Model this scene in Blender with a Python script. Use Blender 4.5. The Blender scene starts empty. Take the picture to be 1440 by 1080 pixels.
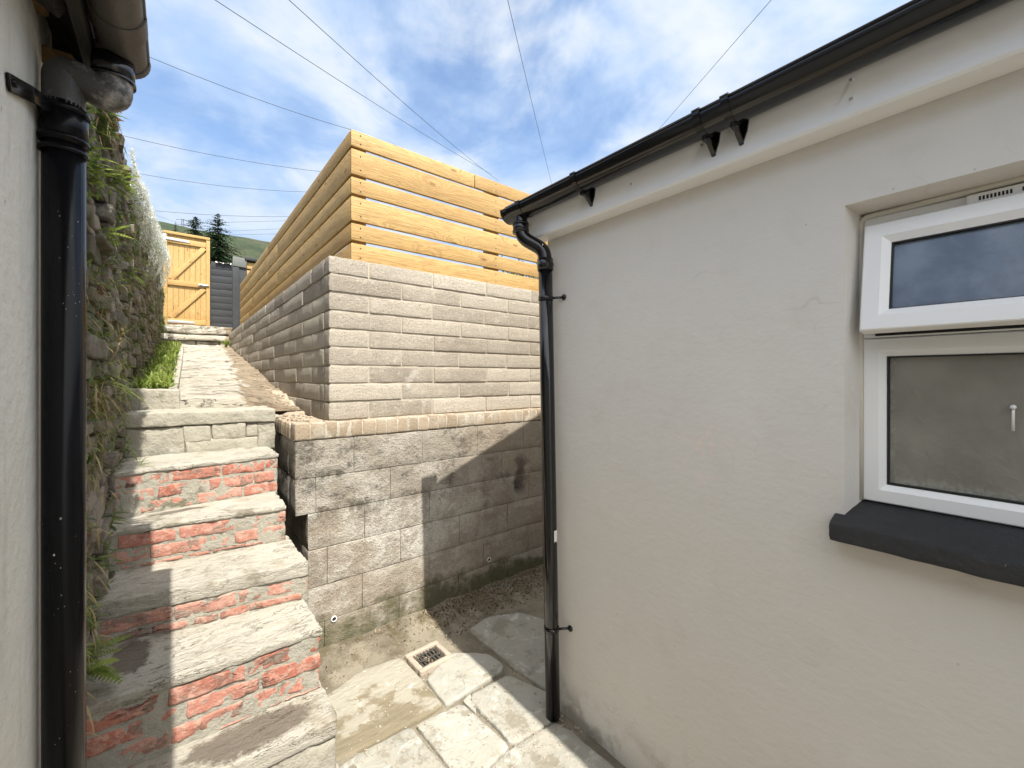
import bpy, math, random
from mathutils import Vector, Matrix, noise as mn
S = bpy.context.scene
COL = S.collection
R = random.Random(7)
rad = math.radians
# ------------------------------------------------------------------ camera
cd = bpy.data.cameras.new('camera'); cam = bpy.data.objects.new('camera', cd); COL.objects.link(cam)
cam.location = (0, 0, 1.62); cam.rotation_euler = (rad(90), 0, rad(-38.84))
cd.sensor_width = 36; cd.lens = 14.75; cd.shift_y = -0.0069; cd.clip_start = .02; cd.clip_end = 6000
S.camera = cam
# ------------------------------------------------------------------ light
EXPO = 1.08
SUNDIR = Vector((.02, math.cos(rad(58.5)), -math.sin(rad(58.5))))
sl = bpy.data.lights.new('sun', 'SUN'); sl.energy = 4.1; sl.angle = rad(.55); sl.color = (1, .95, .86)
so = bpy.data.objects.new('sun', sl); COL.objects.link(so); so.rotation_euler = SUNDIR.to_track_quat('-Z', 'Y').to_euler()
so.location = (0, -5, 12)
W = bpy.data.worlds.new('World'); S.world = W; W.use_nodes = True
S.view_settings.view_transform = 'Standard'; S.view_settings.look = 'None'
S.view_settings.exposure = EXPO; S.view_settings.gamma = 1


class NT:
    def __init__(s, nt):
        s.t = nt; nt.nodes.clear()

    def n(s, typ, ins=None, **kw):
        nd = s.t.nodes.new(typ)
        for k, v in kw.items(): setattr(nd, k, v)
        for k, v in (ins or {}).items(): s.put(nd.inputs[k], v)
        return nd

    def put(s, sock, v):
        if isinstance(v, bpy.types.NodeSocket): s.t.links.new(v, sock)
        elif isinstance(v, (tuple, list)) and len(v) == 3 and sock.type == 'RGBA': sock.default_value = (*v, 1)
        else: sock.default_value = v

    def obj(s): return s.n('ShaderNodeTexCoord').outputs['Object']

    def tex(s): return s.n('ShaderNodeAttribute', attribute_name='tex').outputs['Vector']

    def tone(s): return s.n('ShaderNodeAttribute', attribute_name='tone').outputs['Fac']

    def map(s, v, scale=(1, 1, 1), loc=(0, 0, 0)):
        return s.n('ShaderNodeMapping', {'Vector': v, 'Scale': scale, 'Location': loc}).outputs[0]

    def noise(s, v, sc, det=4, ro=.55, dist=0):
        return s.n('ShaderNodeTexNoise', {'Vector': v, 'Scale': sc, 'Detail': det, 'Roughness': ro, 'Distortion': dist}).outputs['Fac']

    def vor(s, v, sc, feat='F1', rnd=1):
        return s.n('ShaderNodeTexVoronoi', {'Vector': v, 'Scale': sc, 'Randomness': rnd}, feature=feat).outputs['Distance']

    def ramp(s, f, a, b, lo=0., hi=1.):
        return s.n('ShaderNodeMapRange', {'Value': f, 'From Min': a, 'From Max': b, 'To Min': lo, 'To Max': hi}, interpolation_type='SMOOTHSTEP').outputs[0]

    def mix(s, f, a, b, mode='MIX'):
        m = s.n('ShaderNodeMix', data_type='RGBA', blend_type=mode)
        s.put(m.inputs['Factor'], f); s.put(m.inputs[6], a); s.put(m.inputs[7], b)
        return m.outputs[2]

    def ma(s, op, a, b=0.):
        m = s.n('ShaderNodeMath', operation=op); s.put(m.inputs[0], a); s.put(m.inputs[1], b); return m.outputs[0]

    def xyz(s, v):
        q = s.n('ShaderNodeSeparateXYZ', {0: v}); return q.outputs

    def bump(s, h, dist, strength=1., nrm=None):
        ins = {'Height': h, 'Distance': dist, 'Strength': strength}
        if nrm is not None: ins['Normal'] = nrm
        return s.n('ShaderNodeBump', ins).outputs[0]

    def out(s, col, rough=.85, nrm=None, **kw):
        ins = {'Base Color': col, 'Roughness': rough}
        if nrm is not None: ins['Normal'] = nrm
        ins.update(kw)
        p = s.n('ShaderNodeBsdfPrincipled', ins)
        s.n('ShaderNodeOutputMaterial', {0: p.outputs[0]})
        return p


# sky with clouds
w = NT(W.node_tree)
sky = w.n('ShaderNodeTexSky', sky_type='NISHITA', sun_disc=False, sun_elevation=rad(58.5), sun_rotation=rad(180), altitude=200, air_density=1.1, dust_density=.6, ozone_density=2.2)
gen = w.n('ShaderNodeTexCoord').outputs['Generated']
sx, sy, sz = w.xyz(gen)
zz = w.ma('ADD', w.ma('MAXIMUM', sz, 0.), .22)
cv = w.n('ShaderNodeCombineXYZ', {0: w.ma('DIVIDE', sx, zz), 1: w.ma('DIVIDE', sy, zz), 2: 0.}).outputs[0]
n1 = w.noise(w.map(cv, (1, 1, 1), (3.1, 1.7, 0)), 1.5, 9, .56, .25)
n2 = w.noise(w.map(cv, (1, 1, 1), (7.3, 4.2, 2)), 3.6, 8, .55, .3)
cover = w.ramp(w.ma('ADD', w.ma('MULTIPLY', n1, .75), w.ma('MULTIPLY', n2, .25)), .34, .50)
bright = w.ramp(w.ma('ADD', w.ma('MULTIPLY', n2, .6), w.ma('MULTIPLY', n1, .4)), .40, .64)
lowfac = w.ramp(sz, .12, .62)
cloudc = w.mix(bright, (.50, .68, .98), (.93, .97, 1.0))
cloudc = w.mix(w.ma('MULTIPLY', w.ma('SUBTRACT', 1., lowfac), .45), cloudc, (.46, .64, .94))
b1 = w.n('ShaderNodeBackground', {'Color': sky.outputs[0], 'Strength': .12})
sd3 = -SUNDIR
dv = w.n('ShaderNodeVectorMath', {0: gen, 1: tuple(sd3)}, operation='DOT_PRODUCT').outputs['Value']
near_sun = w.ramp(dv, .30, 1.0)  # cloud glow round the sun, behind the camera, added as fill for the shade
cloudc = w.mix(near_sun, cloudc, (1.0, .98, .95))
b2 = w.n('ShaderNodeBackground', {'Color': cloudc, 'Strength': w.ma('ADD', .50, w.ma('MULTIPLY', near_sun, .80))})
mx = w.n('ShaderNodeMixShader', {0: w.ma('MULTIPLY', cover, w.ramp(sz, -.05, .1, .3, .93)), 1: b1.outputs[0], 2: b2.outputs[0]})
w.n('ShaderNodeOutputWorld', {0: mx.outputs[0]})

# ------------------------------------------------------------------ materials
MATS = {}


def mat(name):
    def deco(f):
        m = bpy.data.materials.new(name); m.use_nodes = True
        f(NT(m.node_tree)); MATS[name] = m
        return f
    return deco


@mat('painted_render')
def _(t):
    o = t.obj(); x, y, z = t.xyz(o)
    big = t.noise(o, 1.3, 3); mid = t.noise(o, 7, 5, .6)
    c = t.mix(big, (.65, .625, .58), (.72, .695, .65))
    c = t.mix(t.ramp(mid, .5, .8, 0, .25), c, (.52, .475, .41))
    st = t.noise(t.map(o, (1, 6, 1.2)), 2.2, 4)
    c = t.mix(t.ramp(st, .56, .72, 0, .22), c, (.73, .70, .655))
    # faint pinkish scuff
    d = t.n('ShaderNodeVectorMath', {0: t.map(o, (1, 2.4, 1.6), (0, -.74 * 2.4, -1.36 * 1.6))}, operation='MULTIPLY'); d.inputs[1].default_value = (0, 1, 1)
    ln = t.n('ShaderNodeVectorMath', {0: d.outputs[0]}, operation='LENGTH').outputs['Value']
    scuff = t.ma('MULTIPLY', t.ramp(ln, .02, .34, 1, 0), t.ramp(t.noise(t.map(o, (1, 1.3, .8)), 22, 6, .7), .52, .62))
    c = t.mix(t.ma('MULTIPLY', scuff, .7), c, (.80, .66, .60))
    # flaking near the ground
    fl = t.ma('MULTIPLY', t.ramp(t.noise(o, 13, 6, .65), .55, .60), t.ramp(z, .08, .42, 1, 0))
    c = t.mix(t.ma('MULTIPLY', fl, .6), c, (.62, .60, .55))
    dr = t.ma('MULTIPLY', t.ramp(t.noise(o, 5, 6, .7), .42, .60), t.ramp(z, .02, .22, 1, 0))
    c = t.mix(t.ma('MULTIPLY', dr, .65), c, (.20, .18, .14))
    spk = t.ramp(t.vor(o, 9, 'F1'), .015, .035, .5, 0)
    c = t.mix(spk, c, (.33, .30, .26))
    hc = t.ma('ABSOLUTE', t.ma('SUBTRACT', t.noise(t.map(o, (1, .8, 1.6), (3, 1, 4)), 1.9, 3, .5, .4), .5))
    hc = t.ma('MULTIPLY', t.ramp(hc, 0, .0022, 1, 0), t.ramp(t.noise(o, 1.7, 2), .52, .60))
    c = t.mix(t.ma('MULTIPLY', hc, .16), c, (.30, .27, .23))
    h = t.ma('ADD', t.ma('MULTIPLY', t.noise(o, 3.2, 4, .5), 1.), t.ma('MULTIPLY', t.noise(o, 75, 5, .65), .10))
    h = t.ma('ADD', h, t.ma('MULTIPLY', fl, -.12))
    h = t.ma('ADD', h, t.ma('MULTIPLY', t.noise(t.map(o, (1, 1, 2.5)), 17, 5, .6), .10))
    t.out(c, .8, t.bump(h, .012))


@mat('white_render')
def _(t):
    o = t.obj()
    c = t.mix(t.noise(o, 3, 5), (.56, .55, .50), (.70, .69, .64))
    c = t.mix(t.ramp(t.noise(t.map(o, (1, 1, .15)), 16, 5, .6), .5, .75, 0, .5), c, (.44, .43, .38))
    c = t.mix(t.ramp(t.noise(o, 40, 3), .70, .74, 0, .5), c, (.25, .23, .2))
    t.out(c, .8, t.bump(t.noise(o, 30, 6, .6), .008))


@mat('dense_block')
def _(t):
    o = t.obj(); tn = t.tone()
    c = t.mix(tn, (.29, .25, .20), (.51, .455, .375))
    c = t.mix(t.ramp(t.noise(o, 3.5, 5), .45, .75, 0, .5), c, (.50, .45, .37))
    sp = t.noise(o, 130, 6, .82)
    c = t.mix(t.ramp(sp, .50, .62, 0, .7), c, (.19, .16, .13))
    c = t.mix(t.ramp(t.noise(o, 95, 5, .8), .54, .66, 0, .6), c, (.64, .59, .51))
    pt2 = t.ma('MULTIPLY', t.ramp(t.vor(o, 60), .10, .17, 1, 0), t.ramp(t.noise(o, 11, 3), .45, .6))
    c = t.mix(t.ma('MULTIPLY', pt2, .7), c, (.12, .10, .08))
    ef = t.ramp(t.noise(t.map(o, (1, 1, .7), (5, 0, 3)), 4.2, 8, .74), .60, .70, 0, .55)
    c = t.mix(ef, c, (.64, .60, .54))
    smear = t.ramp(t.noise(o, 16, 6, .65), .56, .68, 0, .7)
    c = t.mix(smear, c, (.48, .43, .35))
    pit = t.ramp(t.vor(o, 130), .0, .28)
    c = t.mix(t.ma('MULTIPLY', t.ma('SUBTRACT', 1., pit), t.ramp(t.noise(o, 25, 3), .4, .6, .2, .7)), c, (.13, .11, .09))
    h = t.ma('ADD', t.ma('ADD', t.ma('MULTIPLY', sp, .7), t.ma('MULTIPLY', t.noise(o, 60, 4, .6), .5)), t.ma('MULTIPLY', pit, .4))
    t.out(c, .95, t.bump(h, .011))


@mat('sand_mortar')
def _(t):
    o = t.obj()
    c = t.mix(t.noise(o, 6, 5), (.36, .315, .25), (.54, .485, .40))
    c = t.mix(t.ramp(t.noise(o, 120, 3, .7), .5, .75, 0, .5), c, (.17, .15, .12))
    t.out(c, .95, t.bump(t.noise(o, 70, 5, .7), .008))


@mat('sand_brick')
def _(t):
    o = t.obj(); tn = t.tone()
    c = t.mix(tn, (.30, .235, .165), (.40, .325, .24))
    c = t.mix(t.ramp(t.noise(o, 9, 6, .65), .48, .62, 0, .8), c, (.40, .36, .29))
    c = t.mix(t.ramp(t.noise(o, 90, 4, .7), .52, .75, 0, .6), c, (.18, .14, .1))
    t.out(c, .95, t.bump(t.noise(o, 80, 5, .7), .007))


@mat('old_block')
def _(t):
    o = t.obj(); tn = t.tone(); x, y, z = t.xyz(o)
    c = t.mix(tn, (.28, .245, .20), (.34, .305, .255))
    c = t.mix(t.ramp(t.noise(o, 2.0, 6, .6), .42, .66, 0, .6), c, (.30, .27, .215))
    # white lime bloom, boosted low on the left to paint in sunlit brightness
    bl = t.noise(o, 5.5, 10, .78)
    c = t.mix(t.ma('MULTIPLY', t.ramp(bl, .44, .58, 0, .9), t.ma('MULTIPLY', t.ramp(z, .75, 1.1, 1, .45), t.ramp(x, 1.2, 1.9, 1, .5))), c, (.53, .505, .45))
    # black algae
    al = t.ma('MULTIPLY', t.ramp(t.noise(t.map(o, (1, 1, 1.3)), 4.0, 10, .80), .51, .64), t.ramp(z, .5, 1.0, .15, .85))
    c = t.mix(al, c, (.045, .042, .034))
    vs = t.ramp(t.noise(t.map(o, (1.6, 1, .45), (2, 0, 0)), 3.1, 9, .72), .56, .70, 0, .4)
    c = t.mix(vs, c, (.075, .062, .045))
    # dark lichen along two bed joints, a black damp run and small rust marks
    for zc_, hh in ((1.045, .055), (.835, .075)):
        bd_ = t.ma('MULTIPLY', t.ramp(t.ma('ABSOLUTE', t.ma('SUBTRACT', z, zc_)), .005, hh, 1, 0), t.ramp(t.noise(o, 6.5, 9, .76), .46, .60))
        bd_ = t.ma('MULTIPLY', bd_, t.ramp(x, 1.0, 1.5, .9, .25))
        c = t.mix(bd_, c, (.06, .052, .038))
    run = t.ma('MULTIPLY', t.ramp(t.ma('ABSOLUTE', t.ma('SUBTRACT', t.ma('ADD', x, t.ma('MULTIPLY', t.noise(o, 7, 6, .7), .22)), 2.28)), .02, .075, 1, 0), t.ramp(t.ma('ABSOLUTE', t.ma('SUBTRACT', z, .84)), .10, .19, 1, 0))
    c = t.mix(t.ma('MULTIPLY', run, .9), c, (.02, .018, .014))
    cn = t.ma('MULTIPLY', t.ramp(x, .78, 1.0, 1, 0), t.ramp(t.ma('ADD', z, t.ma('MULTIPLY', t.noise(o, 7, 7, .7), .16)), .20, .34, 1, 0))
    c = t.mix(t.ma('MULTIPLY', cn, .75), c, t.mix(t.noise(o, 16, 5, .7), (.05, .06, .022), (.15, .15, .08)))
    c = t.mix(t.ramp(t.noise(t.map(o, (1, 1, 1), (0, 4, 9)), 1.6, 6, .6), .45, .62, 0, .35), c, (.34, .265, .19))
    # damp brown and green foot of the wall
    ft = t.ramp(t.ma('ADD', z, t.ma('MULTIPLY', t.noise(o, 4.5, 8, .68), -.75)), -.30, -.14, 1, 0)
    c = t.mix(t.ma('MULTIPLY', ft, .9), c, t.mix(t.noise(o, 11, 4), (.07, .08, .028), (.11, .09, .045)))
    c = t.mix(t.ramp(t.noise(o, 110, 6, .82), .50, .64, 0, .6), c, (.10, .09, .075))
    h = t.ma('ADD', t.ma('MULTIPLY', t.noise(o, 110, 4, .7), .5), t.noise(o, 22, 6, .65))
    t.out(c, .92, t.bump(h, .016))


@mat('old_joint')
def _(t):
    o = t.obj()
    c = t.mix(t.ramp(t.noise(o, 5, 6, .6), .4, .65), (.10, .09, .07), (.34, .31, .26))
    t.out(c, .95, t.bump(t.noise(o, 70, 5, .7), .006))


@mat('red_brick')
def _(t):
    o = t.obj(); tn = t.tone()
    c = t.mix(tn, (.38, .12, .075), (.46, .24, .185))
    c = t.mix(t.ramp(t.noise(o, 34, 7, .76), .44, .62, 0, .75), c, (.52, .34, .27))
    sm = t.ramp(t.noise(t.map(o, (1, 1, 1.6)), 7.0, 10, .76, .3), .54, .63, 0, .85)
    c = t.mix(sm, c, t.mix(t.noise(o, 20, 4), (.27, .255, .205), (.42, .39, .32)))
    c = t.mix(t.ramp(t.noise(o, 13, 7, .74), .57, .66, 0, .75), c, (.09, .075, .05))
    ck_ = t.ramp(t.ma('ABSOLUTE', t.ma('SUBTRACT', t.noise(t.map(o, (1.2, 1.2, 9)), 2.2, 6, .62, .2), .5)), 0, .010, 1, 0)
    ck_ = t.ma('MULTIPLY', ck_, t.ramp(t.noise(o, 3.5, 2), .50, .56))
    c = t.mix(t.ma('MULTIPLY', ck_, .9), c, (.03, .025, .018))
    h = t.ma('ADD', t.ma('MULTIPLY', sm, .5), t.ma('SUBTRACT', t.noise(o, 45, 6, .7), ck_))
    t.out(c, .9, t.bump(h, .009))


@mat('rough_mortar')
def _(t):
    o = t.obj()
    c = t.mix(t.noise(o, 9, 8, .7), (.26, .245, .20), (.46, .43, .36))
    ck_ = t.ramp(t.ma('ABSOLUTE', t.ma('SUBTRACT', t.noise(t.map(o, (1.2, 1.2, 9)), 2.2, 6, .62, .2), .5)), 0, .010, 1, 0)
    ck_ = t.ma('MULTIPLY', ck_, t.ramp(t.noise(o, 3.5, 2), .50, .56))
    c = t.mix(t.ma('MULTIPLY', ck_, .9), c, (.03, .025, .018))
    c = t.mix(t.ramp(t.noise(o, 7, 5, .7), .56, .68, 0, .75), c, (.09, .09, .045))
    t.out(c, .95, t.bump(t.noise(o, 35, 7, .7), .014))


@mat('tread_cement')
def _(t):
    o = t.obj(); x, y, z = t.xyz(t.n('ShaderNodeNewGeometry').outputs['Position'])
    c = t.mix(t.noise(o, 4, 6, .6), (.47, .435, .36), (.62, .585, .50))
    c = t.mix(t.ramp(t.noise(o, 6, 9, .74), .53, .66, 0, .6), c, (.30, .25, .175))
    c = t.mix(t.ramp(t.noise(t.map(o, (.5, 1.8, 2)), 24, 6, .72), .56, .70, 0, .6), c, (.22, .19, .13))
    c = t.mix(t.ramp(t.noise(o, 2.6, 6, .66), .58, .66, 0, .65), c, (.19, .155, .10))
    c = t.mix(t.ramp(t.noise(o, 150, 3, .7), .58, .75, 0, .6), c, (.12, .10, .08))
    for (sx0, sy0, sz0, ra, rb_) in ((.20, 1.66, .41, .20, .085), (-.12, 1.98, .646, .06, .12), (.02, 2.56, .98, .12, .03)):
        ex = t.ma('MULTIPLY', t.ma('SUBTRACT', x, sx0), 1 / ra); ey = t.ma('MULTIPLY', t.ma('SUBTRACT', y, sy0), 1 / rb_); ez = t.ma('MULTIPLY', t.ma('SUBTRACT', z, sz0), 12.)
        rr2 = t.ma('ADD', t.ma('ADD', t.ma('MULTIPLY', ex, ex), t.ma('MULTIPLY', ey, ey)), t.ma('MULTIPLY', ez, ez))
        rr2 = t.ma('ADD', rr2, t.ma('MULTIPLY', t.ma('SUBTRACT', t.noise(o, 14, 7, .74), .5), 2.6))
        c = t.mix(t.ramp(rr2, .55, 1.1, .8, 0), c, (.115, .085, .06))
    vn = t.ramp(t.ma('ABSOLUTE', t.ma('SUBTRACT', t.noise(t.map(o, (.5, 1.5, 1)), 9, 5, .65, .6), .5)), 0, .012, .8, 0)
    c = t.mix(t.ma('MULTIPLY', vn, t.ramp(t.noise(o, 4, 2), .5, .6)), c, (.09, .075, .05))
    h = t.ma('ADD', t.ma('MULTIPLY', t.noise(t.map(o, (.5, 1.4, 2)), 26, 9, .74), 1.3), t.ma('MULTIPLY', t.noise(o, 120, 4, .7), .4))
    h = t.ma('SUBTRACT', h, t.ma('MULTIPLY', vn, .3))
    t.out(c, .9, t.bump(h, .02))


@mat('path_cement')
def _(t):
    o = t.obj(); x, y, z = t.xyz(o)
    c = t.mix(t.noise(o, 3, 6, .6), (.42, .385, .315), (.55, .51, .43))
    st = t.noise(t.map(o, (.35, 2.2, 1)), 7, 8, .72)
    c = t.mix(t.ramp(st, .52, .64, 0, .8), c, (.17, .14, .10))
    st2 = t.noise(t.map(o, (.4, 2.6, 1), (4, 1, 0)), 5, 6, .65, .4)
    vn = t.ramp(t.ma('ABSOLUTE', t.ma('SUBTRACT', st2, .5)), 0, .014, .9, 0)
    c = t.mix(t.ma('MULTIPLY', vn, .8), c, (.10, .085, .06))
    ed = t.ramp(t.ma('ADD', x, t.ma('ADD', t.ma('MULTIPLY', y, -.05), t.ma('MULTIPLY', t.noise(o, 5, 5), .3))), .36, .40)
    c = t.mix(ed, c, t.mix(t.noise(o, 14, 5, .7), (.23, .175, .115), (.34, .275, .195)))
    h = t.ma('ADD', t.noise(t.map(o, (.35, 2.2, 1)), 14, 9, .74), t.ma('MULTIPLY', vn, -.4))
    t.out(c, .92, t.bump(h, .03))


@mat('grey_slab')
def _(t):
    o = t.obj()
    c = t.mix(t.noise(o, 5, 6, .6), (.27, .25, .20), (.46, .435, .36))
    c = t.mix(t.ramp(t.noise(o, 12, 7, .7), .55, .7, 0, .6), c, (.10, .095, .06))
    c = t.mix(t.ramp(t.noise(o, 26, 5, .6), .66, .72, 0, .8), c, (.55, .54, .48))
    t.out(c, .9, t.bump(t.noise(o, 28, 8, .68), .013))


@mat('rubble')
def _(t):
    o = t.obj(); tn = t.tone()
    c = t.mix(tn, (.095, .08, .065), (.29, .25, .20))
    c = t.mix(t.ramp(t.noise(o, 14, 6, .7), .5, .68, 0, .8), c, (.30, .275, .225))
    c = t.mix(t.ramp(t.noise(o, 3.0, 6, .65), .5, .62, 0, .75), c, (.075, .085, .022))
    c = t.mix(t.ramp(t.noise(o, 5.5, 5, .6), .60, .68, 0, .7), c, (.19, .10, .045))
    c = t.mix(t.ramp(t.noise(o, 55, 4, .7), .66, .72, 0, .7), c, (.45, .44, .38))
    t.out(c, .92, t.bump(t.noise(o, 40, 8, .72), .02))


@mat('soil')
def _(t):
    o = t.obj()
    c = t.mix(t.noise(o, 9, 6, .6), (.05, .04, .025), (.15, .12, .075))
    t.out(c, .95, t.bump(t.noise(o, 40, 6, .7), .02))


@mat('yard_ground')
def _(t):
    o = t.obj(); x, y, z = t.xyz(o)
    c = t.mix(t.noise(o, 4, 7, .62), (.17, .145, .105), (.29, .255, .19))
    wet = t.ramp(t.noise(t.map(o, (1, 1, 1), (5, 2, 0)), 2.3, 5, .55), .47, .58)
    c = t.mix(t.ma('MULTIPLY', wet, .6), c, (.10, .085, .06))
    gm = t.ma('MULTIPLY', t.ramp(y, 2.15, 2.5), t.ramp(t.noise(o, 7, 6, .7), .45, .6))
    c = t.mix(t.ma('MULTIPLY', gm, .75), c, (.085, .068, .032))
    c = t.mix(t.ramp(t.vor(o, 70), .04, .12, .7, 0), c, (.50, .46, .38))
    c = t.mix(t.ramp(t.noise(o, 110, 3, .7), .55, .72, 0, .7), c, (.055, .045, .03))
    h = t.ma('ADD', t.noise(o, 22, 6, .65), t.ma('MULTIPLY', t.noise(o, 130, 4, .7), .35))
    t.out(c, t.ramp(wet, 0, 1, .85, .55), t.bump(h, .013))


@mat('flagstone')
def _(t):
    o = t.obj(); tn = t.tone()
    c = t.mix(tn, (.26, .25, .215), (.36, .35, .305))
    c = t.mix(t.ramp(t.noise(o, 4, 7, .6), .4, .7, 0, .55), c, (.34, .32, .26))
    c = t.mix(t.ramp(t.noise(t.map(o, (1, 1, 1), (9, 3, 0)), 9, 8, .7, .8), .55, .64, 0, .65), c, (.50, .49, .445))
    c = t.mix(t.ramp(t.noise(o, 4.5, 9, .74), .53, .60, 0, .6), c, (.17, .145, .10))
    vn = t.ramp(t.ma('ABSOLUTE', t.ma('SUBTRACT', t.noise(o, 4.5, 5, .6, 1.2), .5)), 0, .010, .6, 0)
    c = t.mix(t.ma('MULTIPLY', vn, t.ramp(t.noise(o, 3, 2), .5, .6)), c, (.13, .11, .08))
    c = t.mix(t.ramp(t.noise(o, 140, 3, .7), .62, .74, 0, .5), c, (.15, .13, .1))
    h = t.ma('ADD', t.noise(o, 11, 8, .62, 1.0), t.ma('MULTIPLY', t.noise(o, 60, 5, .65), .12))
    t.out(c, .72, t.bump(h, .014))


@mat('muddy_flagstone')
def _(t):
    o = t.obj(); x, y, z = t.xyz(o)
    c = t.mix(t.noise(o, 5, 7, .6), (.28, .255, .20), (.38, .355, .29))
    q = t.ma('ADD', t.ma('MULTIPLY', t.noise(o, 5, 5, .6), .55), t.ma('ADD', t.ma('MULTIPLY', y, -.42), t.ma('MULTIPLY', x, -.08)))
    md = t.ramp(q, -.645, -.60)
    c = t.mix(md, c, t.mix(t.noise(t.map(o, (.5, 2, 1)), 16, 6, .7), (.13, .105, .065), (.27, .23, .155)))
    c = t.mix(t.ramp(t.noise(o, 12, 6, .7), .60, .66, 0, .75), c, (.58, .56, .50))
    t.out(c, .8, t.bump(t.noise(t.map(o, (.8, 2, 1)), 18, 7, .65), .014))


def wood(name, ca, cb, cg, ck, rough=.7, bumpd=.002):
    @mat(name)
    def _(t):
        v = t.tex(); tn = t.tone()
        kd = t.n('ShaderNodeTexVoronoi', {'Vector': t.map(v, (1.5, 4.2, 1)), 'Scale': 1.0}, voronoi_dimensions='2D').outputs['Distance']
        warp = t.ramp(kd, 0, .35, 1, 0)
        vv = t.n('ShaderNodeVectorMath', {0: t.map(v, (1.1, 16, 1)), 1: t.n('ShaderNodeCombineXYZ', {1: t.ma('MULTIPLY', warp, 1.6)}).outputs[0]}, operation='ADD').outputs[0]
        g = t.noise(vv, 1.6, 5, .6, .4)
        band = t.ma('SINE', t.ma('MULTIPLY', g, 52.))
        fine = t.noise(t.map(v, (3, 190, 1)), 1., 4, .6)
        c = t.mix(tn, ca, cb)
        c = t.mix(t.ramp(band, 0., 1., 0, .6), c, cg)
        c = t.mix(t.ramp(fine, .45, .75, 0, .35), c, cg)
        c = t.mix(t.ramp(t.noise(v, 3, 4), .45, .7, 0, .3), c, cb)
        c = t.mix(t.ramp(kd, .02, .06, .75, 0), c, ck)
        t.out(c, rough, t.bump(t.ma('ADD', fine, t.ma('MULTIPLY', band, .15)), bumpd))


wood('pine', (.38, .235, .08), (.50, .335, .13), (.27, .145, .045), (.16, .065, .018))
wood('gate_pine', (.43, .265, .09), (.52, .345, .13), (.32, .175, .055), (.17, .07, .02))
wood('black_timber', (.022, .024, .028), (.036, .038, .042), (.013, .014, .016), (.01, .01, .01), .7)
wood('dark_eaves_timber', (.012, .011, .010), (.02, .018, .015), (.007, .007, .006), (.005, .005, .005), .8)
wood('rotten_timber', (.12, .07, .03), (.22, .13, .05), (.09, .05, .02), (.04, .02, .01), .9, .006)


def plain(name, col, rough, bs=None, bd=.001, var=.1, **kw):
    @mat(name)
    def _(t):
        o = t.obj()
        c2 = tuple(min(1, q * (1 + var)) for q in col); c1 = tuple(q * (1 - var) for q in col)
        c = t.mix(t.noise(o, 8, 5), c1, c2)
        t.out(c, rough, t.bump(t.noise(o, bs or 40, 4), bd), **kw)


plain('black_plastic', (.006, .006, .007), .16, 6, .0015, **{'Specular IOR Level': .6})
plain('worn_plastic', (.06, .053, .046), .5, 30, .003, .3)
plain('white_upvc', (.86, .86, .85), .3, 4, .001, .03)
plain('sealant', (.66, .62, .53), .6, 30, .004)
plain('gasket_gap_black', (.01, .01, .01), .6)  # black of the gaskets, also painted in for shaded openings
plain('wire_black', (.02, .022, .025), .6)
plain('zinc', (.50, .51, .53), .45, 60, .001, .15, Metallic=.6)
plain('grey_board', (.13, .135, .13), .7)
plain('white_sheet', (.75, .75, .76), .5)
plain('slate_tile', (.07, .07, .075), .7, 12, .01, .3)
plain('cast_iron', (.05, .048, .045), .6, 80, .002, .3)
plain('stone_frame', (.37, .31, .245), .9, 50, .008, .12)
plain('bark', (.09, .065, .045), .95, 20, .02, .3)
plain('white_plastic', (.82, .82, .80), .35)


@mat('speckled_black')
def _(t):
    o = t.obj()
    s1 = t.ramp(t.vor(t.map(o, (1, 1, .7)), 30), .045, .07, 1, 0); s1 = t.ma('MULTIPLY', s1, t.ramp(t.noise(o, 9, 2), .50, .60))
    s2 = t.ma('MULTIPLY', t.ramp(t.vor(t.map(o, (1, 1, .75)), 90), .05, .10, .8, 0), t.ramp(t.noise(o, 6, 3), .50, .64))
    s = t.ma('MAXIMUM', s1, s2)
    c = t.mix(s, (.006, .006, .007), (.60, .58, .54))
    t.out(c, t.ramp(s, 0, 1, .22, .8), t.bump(t.ma('ADD', t.ma('MULTIPLY', t.noise(o, 12, 4), .6), s), .001), **{'Specular IOR Level': .15})


@mat('worn_lit_elbow')
def _(t):
    o = t.obj(); x, y, z = t.xyz(o)
    k = t.ramp(t.ma('ADD', t.noise(o, 22, 6, .7), t.ma('MULTIPLY', x, 1.6)), .26, .50)  # paler to the right: light on the arm put into the colour, with wear
    c = t.mix(k, (.05, .048, .045), (.32, .30, .27))
    t.out(c, .55, t.bump(t.noise(o, 90, 4), .002))


@mat('slate_sill')
def _(t):
    o = t.obj()
    c = t.mix(t.noise(o, 12, 6, .6), (.012, .012, .014), (.030, .031, .034))
    c = t.mix(t.ramp(t.noise(t.map(o, (2, 1, 1)), 60, 4, .7), .69, .74, 0, .5), c, (.5, .5, .5))
    t.out(c, .55, t.bump(t.noise(o, 45, 6, .7), .008))


@mat('obscure_glass')
def _(t):
    o = t.obj()
    h = t.noise(t.map(o, (1, 1, .6)), 42, 3, .5, .6)
    c = t.mix(t.ramp(t.noise(o, 5, 3), .3, .7), (.20, .19, .155), (.27, .26, .215))
    x, y, z = t.xyz(o)
    edge = t.ma('MAXIMUM', t.ramp(t.ma('ADD', y, t.ma('MULTIPLY', t.noise(o, 30, 5, .7), .03)), .255, .272), t.ramp(t.ma('ADD', z, t.ma('MULTIPLY', t.noise(o, 30, 5, .7), .05)), 1.345, 1.375, 1, 0))
    c = t.mix(t.ma('MULTIPLY', edge, t.ramp(t.noise(o, 90, 4, .7), .35, .6, .2, .8)), c, (.36, .36, .32))
    t.out(c, .22, t.bump(h, .0035), **{'Specular IOR Level': .7})


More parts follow.
